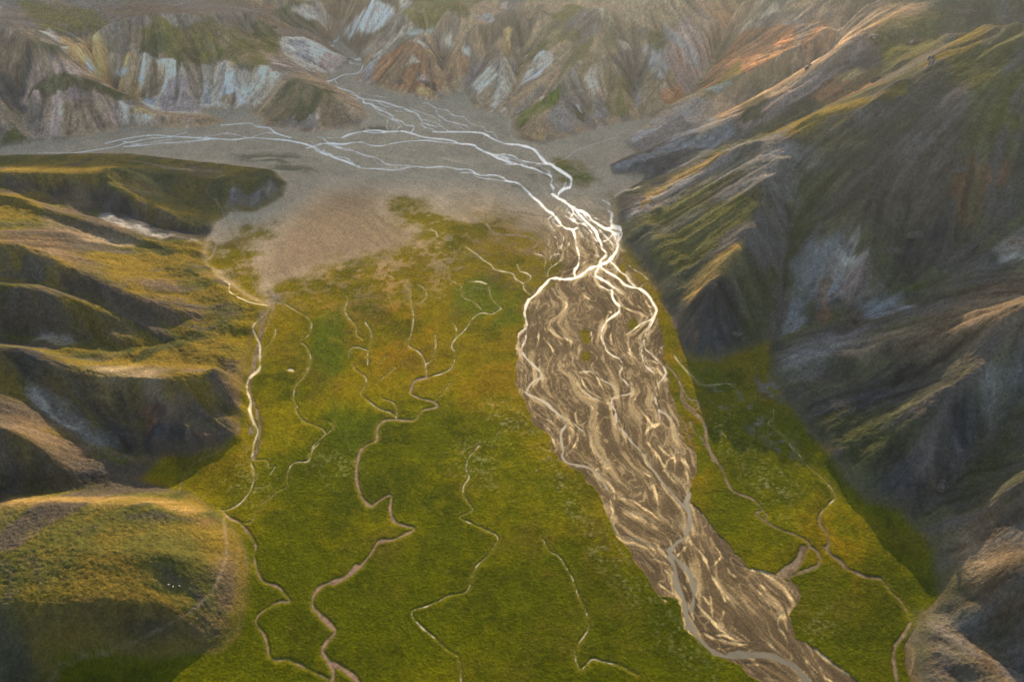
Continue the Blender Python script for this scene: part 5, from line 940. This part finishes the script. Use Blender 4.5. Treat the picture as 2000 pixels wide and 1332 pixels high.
for a in [(1786,84,26,9,6,40,1,'dark crag below the skyline of the green mountain, beside the mossy saddle'),(1822,116,20,9,6,55,2,'dark crag on the gold lit crest just under the mossy saddle'),
 (1709,70,24,8,5,60,3,'rocky rim over a rust coloured slope near the top ridge'),(1580,132,16,8,6,50,4,'small pointed crag among the tan striped ridges'),
 (1712,158,16,8,6,20,5,'rust edged crag where the tan ridges meet the green mountain'),(1657,122,20,7,5,40,6,'low crag on a pink scree ridge above the rust bluff'),
 (1545,243,26,6,3,38,7,'long low line of dark rocks along the gold crest of the green mountain'),(1893,26,30,12,7,10,8,'broken dark rocks on the highest skyline ridge'),
 (1748,490,12,9,6,0,9,'rounded dark knob above the pale fluted cliffs'),(1793,458,18,11,7,30,10,'blocky blue grey crag high above the pale fluted cliffs'),(1440,652,8,6,4,0,11,'small pale topped knob at the right foot of the dark bluff'),
 (1818,790,9,6,4,20,12,'lone pale crag on the dark slope beside the white scree patch'),(1838,944,12,8,7,70,13,'brown rock pinnacle above the steep gully'),(1962,446,24,8,5,45,14,'dark rock rib above the rust stained white scree'),
 (1905,482,22,7,5,45,15,'dark rock rib between the two long gullies'),(1680,657,4,3,2,0,16,'single dark boulder in the grey wash below the small ridge'),(1880,330,16,8,5,25,17,'dark rocks over the rust red scree hollow')]: crag(*a)
wool = bpy.data.materials.new('wool'); wool.use_nodes = True
pb = wool.node_tree.nodes['Principled BSDF']; pb.inputs['Roughness'].default_value = 1.0
nz_ = wool.node_tree.nodes.new('ShaderNodeTexNoise'); nz_.inputs['Scale'].default_value = 14
cr_ = wool.node_tree.nodes.new('ShaderNodeValToRGB'); cr_.color_ramp.elements[0].color = (.55, .50, .42, 1); cr_.color_ramp.elements[1].color = (.86, .83, .76, 1)
wool.node_tree.links.new(nz_.outputs['Fac'], cr_.inputs['Fac']); wool.node_tree.links.new(cr_.outputs['Color'], pb.inputs['Base Color'])
SHEEP_V = [(-.42,0,.72,.24),(-.1,0,.74,.27),(.25,0,.73,.26),(.45,0,.80,.17),(.60,0,.74,.12),(.74,0,.60,.10),(.84,0,.47,.06),(-.58,0,.74,.07),(-.64,0,.58,.05),
 (-.40,.15,.52,.13),(-.34,.15,.36,.07),(-.45,.15,.24,.045),(-.42,.15,.03,.04),(-.40,-.15,.52,.13),(-.28,-.15,.36,.07),(-.39,-.15,.24,.045),(-.36,-.15,.03,.04),
 (.32,.14,.50,.10),(.34,.14,.28,.05),(.33,.14,.03,.04),(.32,-.14,.50,.10),(.38,-.14,.28,.05),(.37,-.14,.03,.04),(.62,.10,.80,.035),(.60,.17,.79,.02),(.62,-.10,.80,.035),(.60,-.17,.79,.02)]
SHEEP_E = [(0,1),(1,2),(2,3),(3,4),(4,5),(5,6),(0,7),(7,8),(0,9),(9,10),(10,11),(11,12),(0,13),(13,14),(14,15),(15,16),(2,17),(17,18),(18,19),(2,20),(20,21),(21,22),(4,23),(23,24),(4,25),(25,26)]
me = bpy.data.meshes.new('sheep'); me.from_pydata([v[:3] for v in SHEEP_V], SHEEP_E, []); me.update(); me.materials.append(wool)
ewe = bpy.data.objects.new('sheep', me); scene.collection.objects.link(ewe)
sk = ewe.modifiers.new('skin', 'SKIN'); sk.use_smooth_shade = True
for sv, v in zip(me.skin_vertices[0].data, SHEEP_V): sv.radius = (v[3], v[3])
me.skin_vertices[0].data[1].use_root = True
ewe.modifiers.new('smooth', 'SUBSURF').render_levels = 2
for k, (px, py, turn, lab) in enumerate([(330.3,1143.5,25,'white sheep on the green dome hill, the uphill one nearest the gully'),(339,1147.5,80,'white sheep seen end on between the two other sheep'),(351.8,1146.8,-15,'white sheep on the green dome hill, the one nearest the track')]):
    o = ewe if k == 0 else ewe.copy()
    if k: scene.collection.objects.link(o)
    X, Y = sight(np.array([px]), np.array([py]))
    o.scale = (0.85, 0.85, 0.85)
    o.location = (float(X[0]), float(Y[0]), ground_z(float(X[0]), float(Y[0])) + 0.1); o.rotation_euler = (0, 0, math.radians(turn))
    tag(o, lab, 'sheep', 'sheep grazing on the green dome hill')

# ---------------------------------------------------------------- the cloud whose shadow lies over the head of the valley
CLOUD_H = 1200.0
SHADE = [(-900,462),(0,462),(250,458),(330,468),(430,486),(520,470),(620,400),(760,372),(960,385),(1110,412),(1200,440),(1300,405),(1400,335),(1500,255),(1540,120)]
gpoly = [at(*p) for p in SHADE] + [(700, 2600), (-2200, 2600), (-2200, 900)]
off = CLOUD_H / math.tan(SUN_EL)
cpoly = np.array([(a + off * math.sin(SUN_AZ), b + off * math.cos(SUN_AZ)) for a, b in gpoly])
CS = 30.0
cx = np.arange(cpoly[:, 0].min() - 60, cpoly[:, 0].max() + 60, CS); cy = np.arange(cpoly[:, 1].min() - 60, cpoly[:, 1].max() + 60, CS)
CXm, CYm = np.meshgrid(cx.astype(f32), cy.astype(f32))
cd = poly_dist(CXm, CYm, cpoly) + 26 * fbm(CXm, CYm, 160, 4, k=90)
thick = np.clip(-cd / 12, 0, 22) * (1 + 0.4 * fbm(CXm, CYm, 220, 4, k=93))
nyc, nxc = CXm.shape
top = np.stack([CXm, CYm, CLOUD_H + thick], -1).reshape(-1, 3); bot = np.stack([CXm, CYm, CLOUD_H - 0.6 * thick - 0.05], -1).reshape(-1, 3)
inn = (cd < 0).astype(int)
cf_ = [(j * nxc + i, j * nxc + i + 1, (j + 1) * nxc + i + 1, (j + 1) * nxc + i) for j in range(nyc - 1) for i in range(nxc - 1) if inn[j, i] + inn[j, i + 1] + inn[j + 1, i] + inn[j + 1, i + 1] >= 2]
nv = len(top)
faces = cf_ + [tuple(nv + v for v in q[::-1]) for q in cf_]
edges = {}
for q in cf_:
    for a, b in zip(q, q[1:] + q[:1]): edges[(a, b)] = 1
for (a, b) in edges:
    if (b, a) not in edges: faces.append((b, a, nv + a, nv + b))
allv = np.vstack([top, bot]); keep = np.unique(np.array([v for q in faces for v in q])); remap = -np.ones(len(allv), int); remap[keep] = np.arange(len(keep))
me = bpy.data.meshes.new('cloud'); me.from_pydata(allv[keep].tolist(), [], [[int(remap[v]) for v in q] for q in faces]); me.update(); me.shade_smooth()
o = bpy.data.objects.new('cloud', me); scene.collection.objects.link(o)
o['kind'] = 'structure'; o['label'] = 'thin bank of white cloud high over the head of the valley'
m = bpy.data.materials.new('cloud'); m.use_nodes = True
nt = m.node_tree; nt.nodes.remove(nt.nodes['Principled BSDF'])
df = nt.nodes.new('ShaderNodeBsdfDiffuse'); tl = nt.nodes.new('ShaderNodeBsdfTranslucent'); mxs = nt.nodes.new('ShaderNodeMixShader')
for b_ in (df, tl): b_.inputs['Color'].default_value = (0.95, 0.95, 0.95, 1)
mxs.inputs['Fac'].default_value = 0.7
nt.links.new(df.outputs[0], mxs.inputs[1]); nt.links.new(tl.outputs[0], mxs.inputs[2]); nt.links.new(mxs.outputs[0], nt.nodes['Material Output'].inputs['Surface'])
me.materials.append(m)

# ---------------------------------------------------------------- haze
def box(name, x0, x1, y0, y1, z0, z1):
    v = [(a, b, c) for a in (x0, x1) for b in (y0, y1) for c in (z0, z1)]
    fcs = [(0, 1, 3, 2), (4, 6, 7, 5), (0, 4, 5, 1), (2, 3, 7, 6), (0, 2, 6, 4), (1, 5, 7, 3)]
    me = bpy.data.meshes.new(name); me.from_pydata(v, [], fcs); me.update()
    o = bpy.data.objects.new(name, me); scene.collection.objects.link(o)
    return o
HAZE = 0.00006
if HAZE:
    o = box('haze', -9500, 9500, -1500, 9500, float(z.min()) - 1.0, max(float(z.max()), CAM_H) + 8.0)
    o['kind'] = 'stuff'; o['label'] = 'pale haze filling the valley air'
    m = bpy.data.materials.new('haze'); m.use_nodes = True
    nt = m.node_tree; nt.nodes.remove(nt.nodes['Principled BSDF'])
    pv = nt.nodes.new('ShaderNodeVolumePrincipled')
    pv.inputs['Color'].default_value = (0.86, 0.92, 1.0, 1); pv.inputs['Density'].default_value = HAZE; pv.inputs['Anisotropy'].default_value = 0.78
    nt.links.new(pv.outputs[0], nt.nodes['Material Output'].inputs['Volume'])
    o.data.materials.append(m)
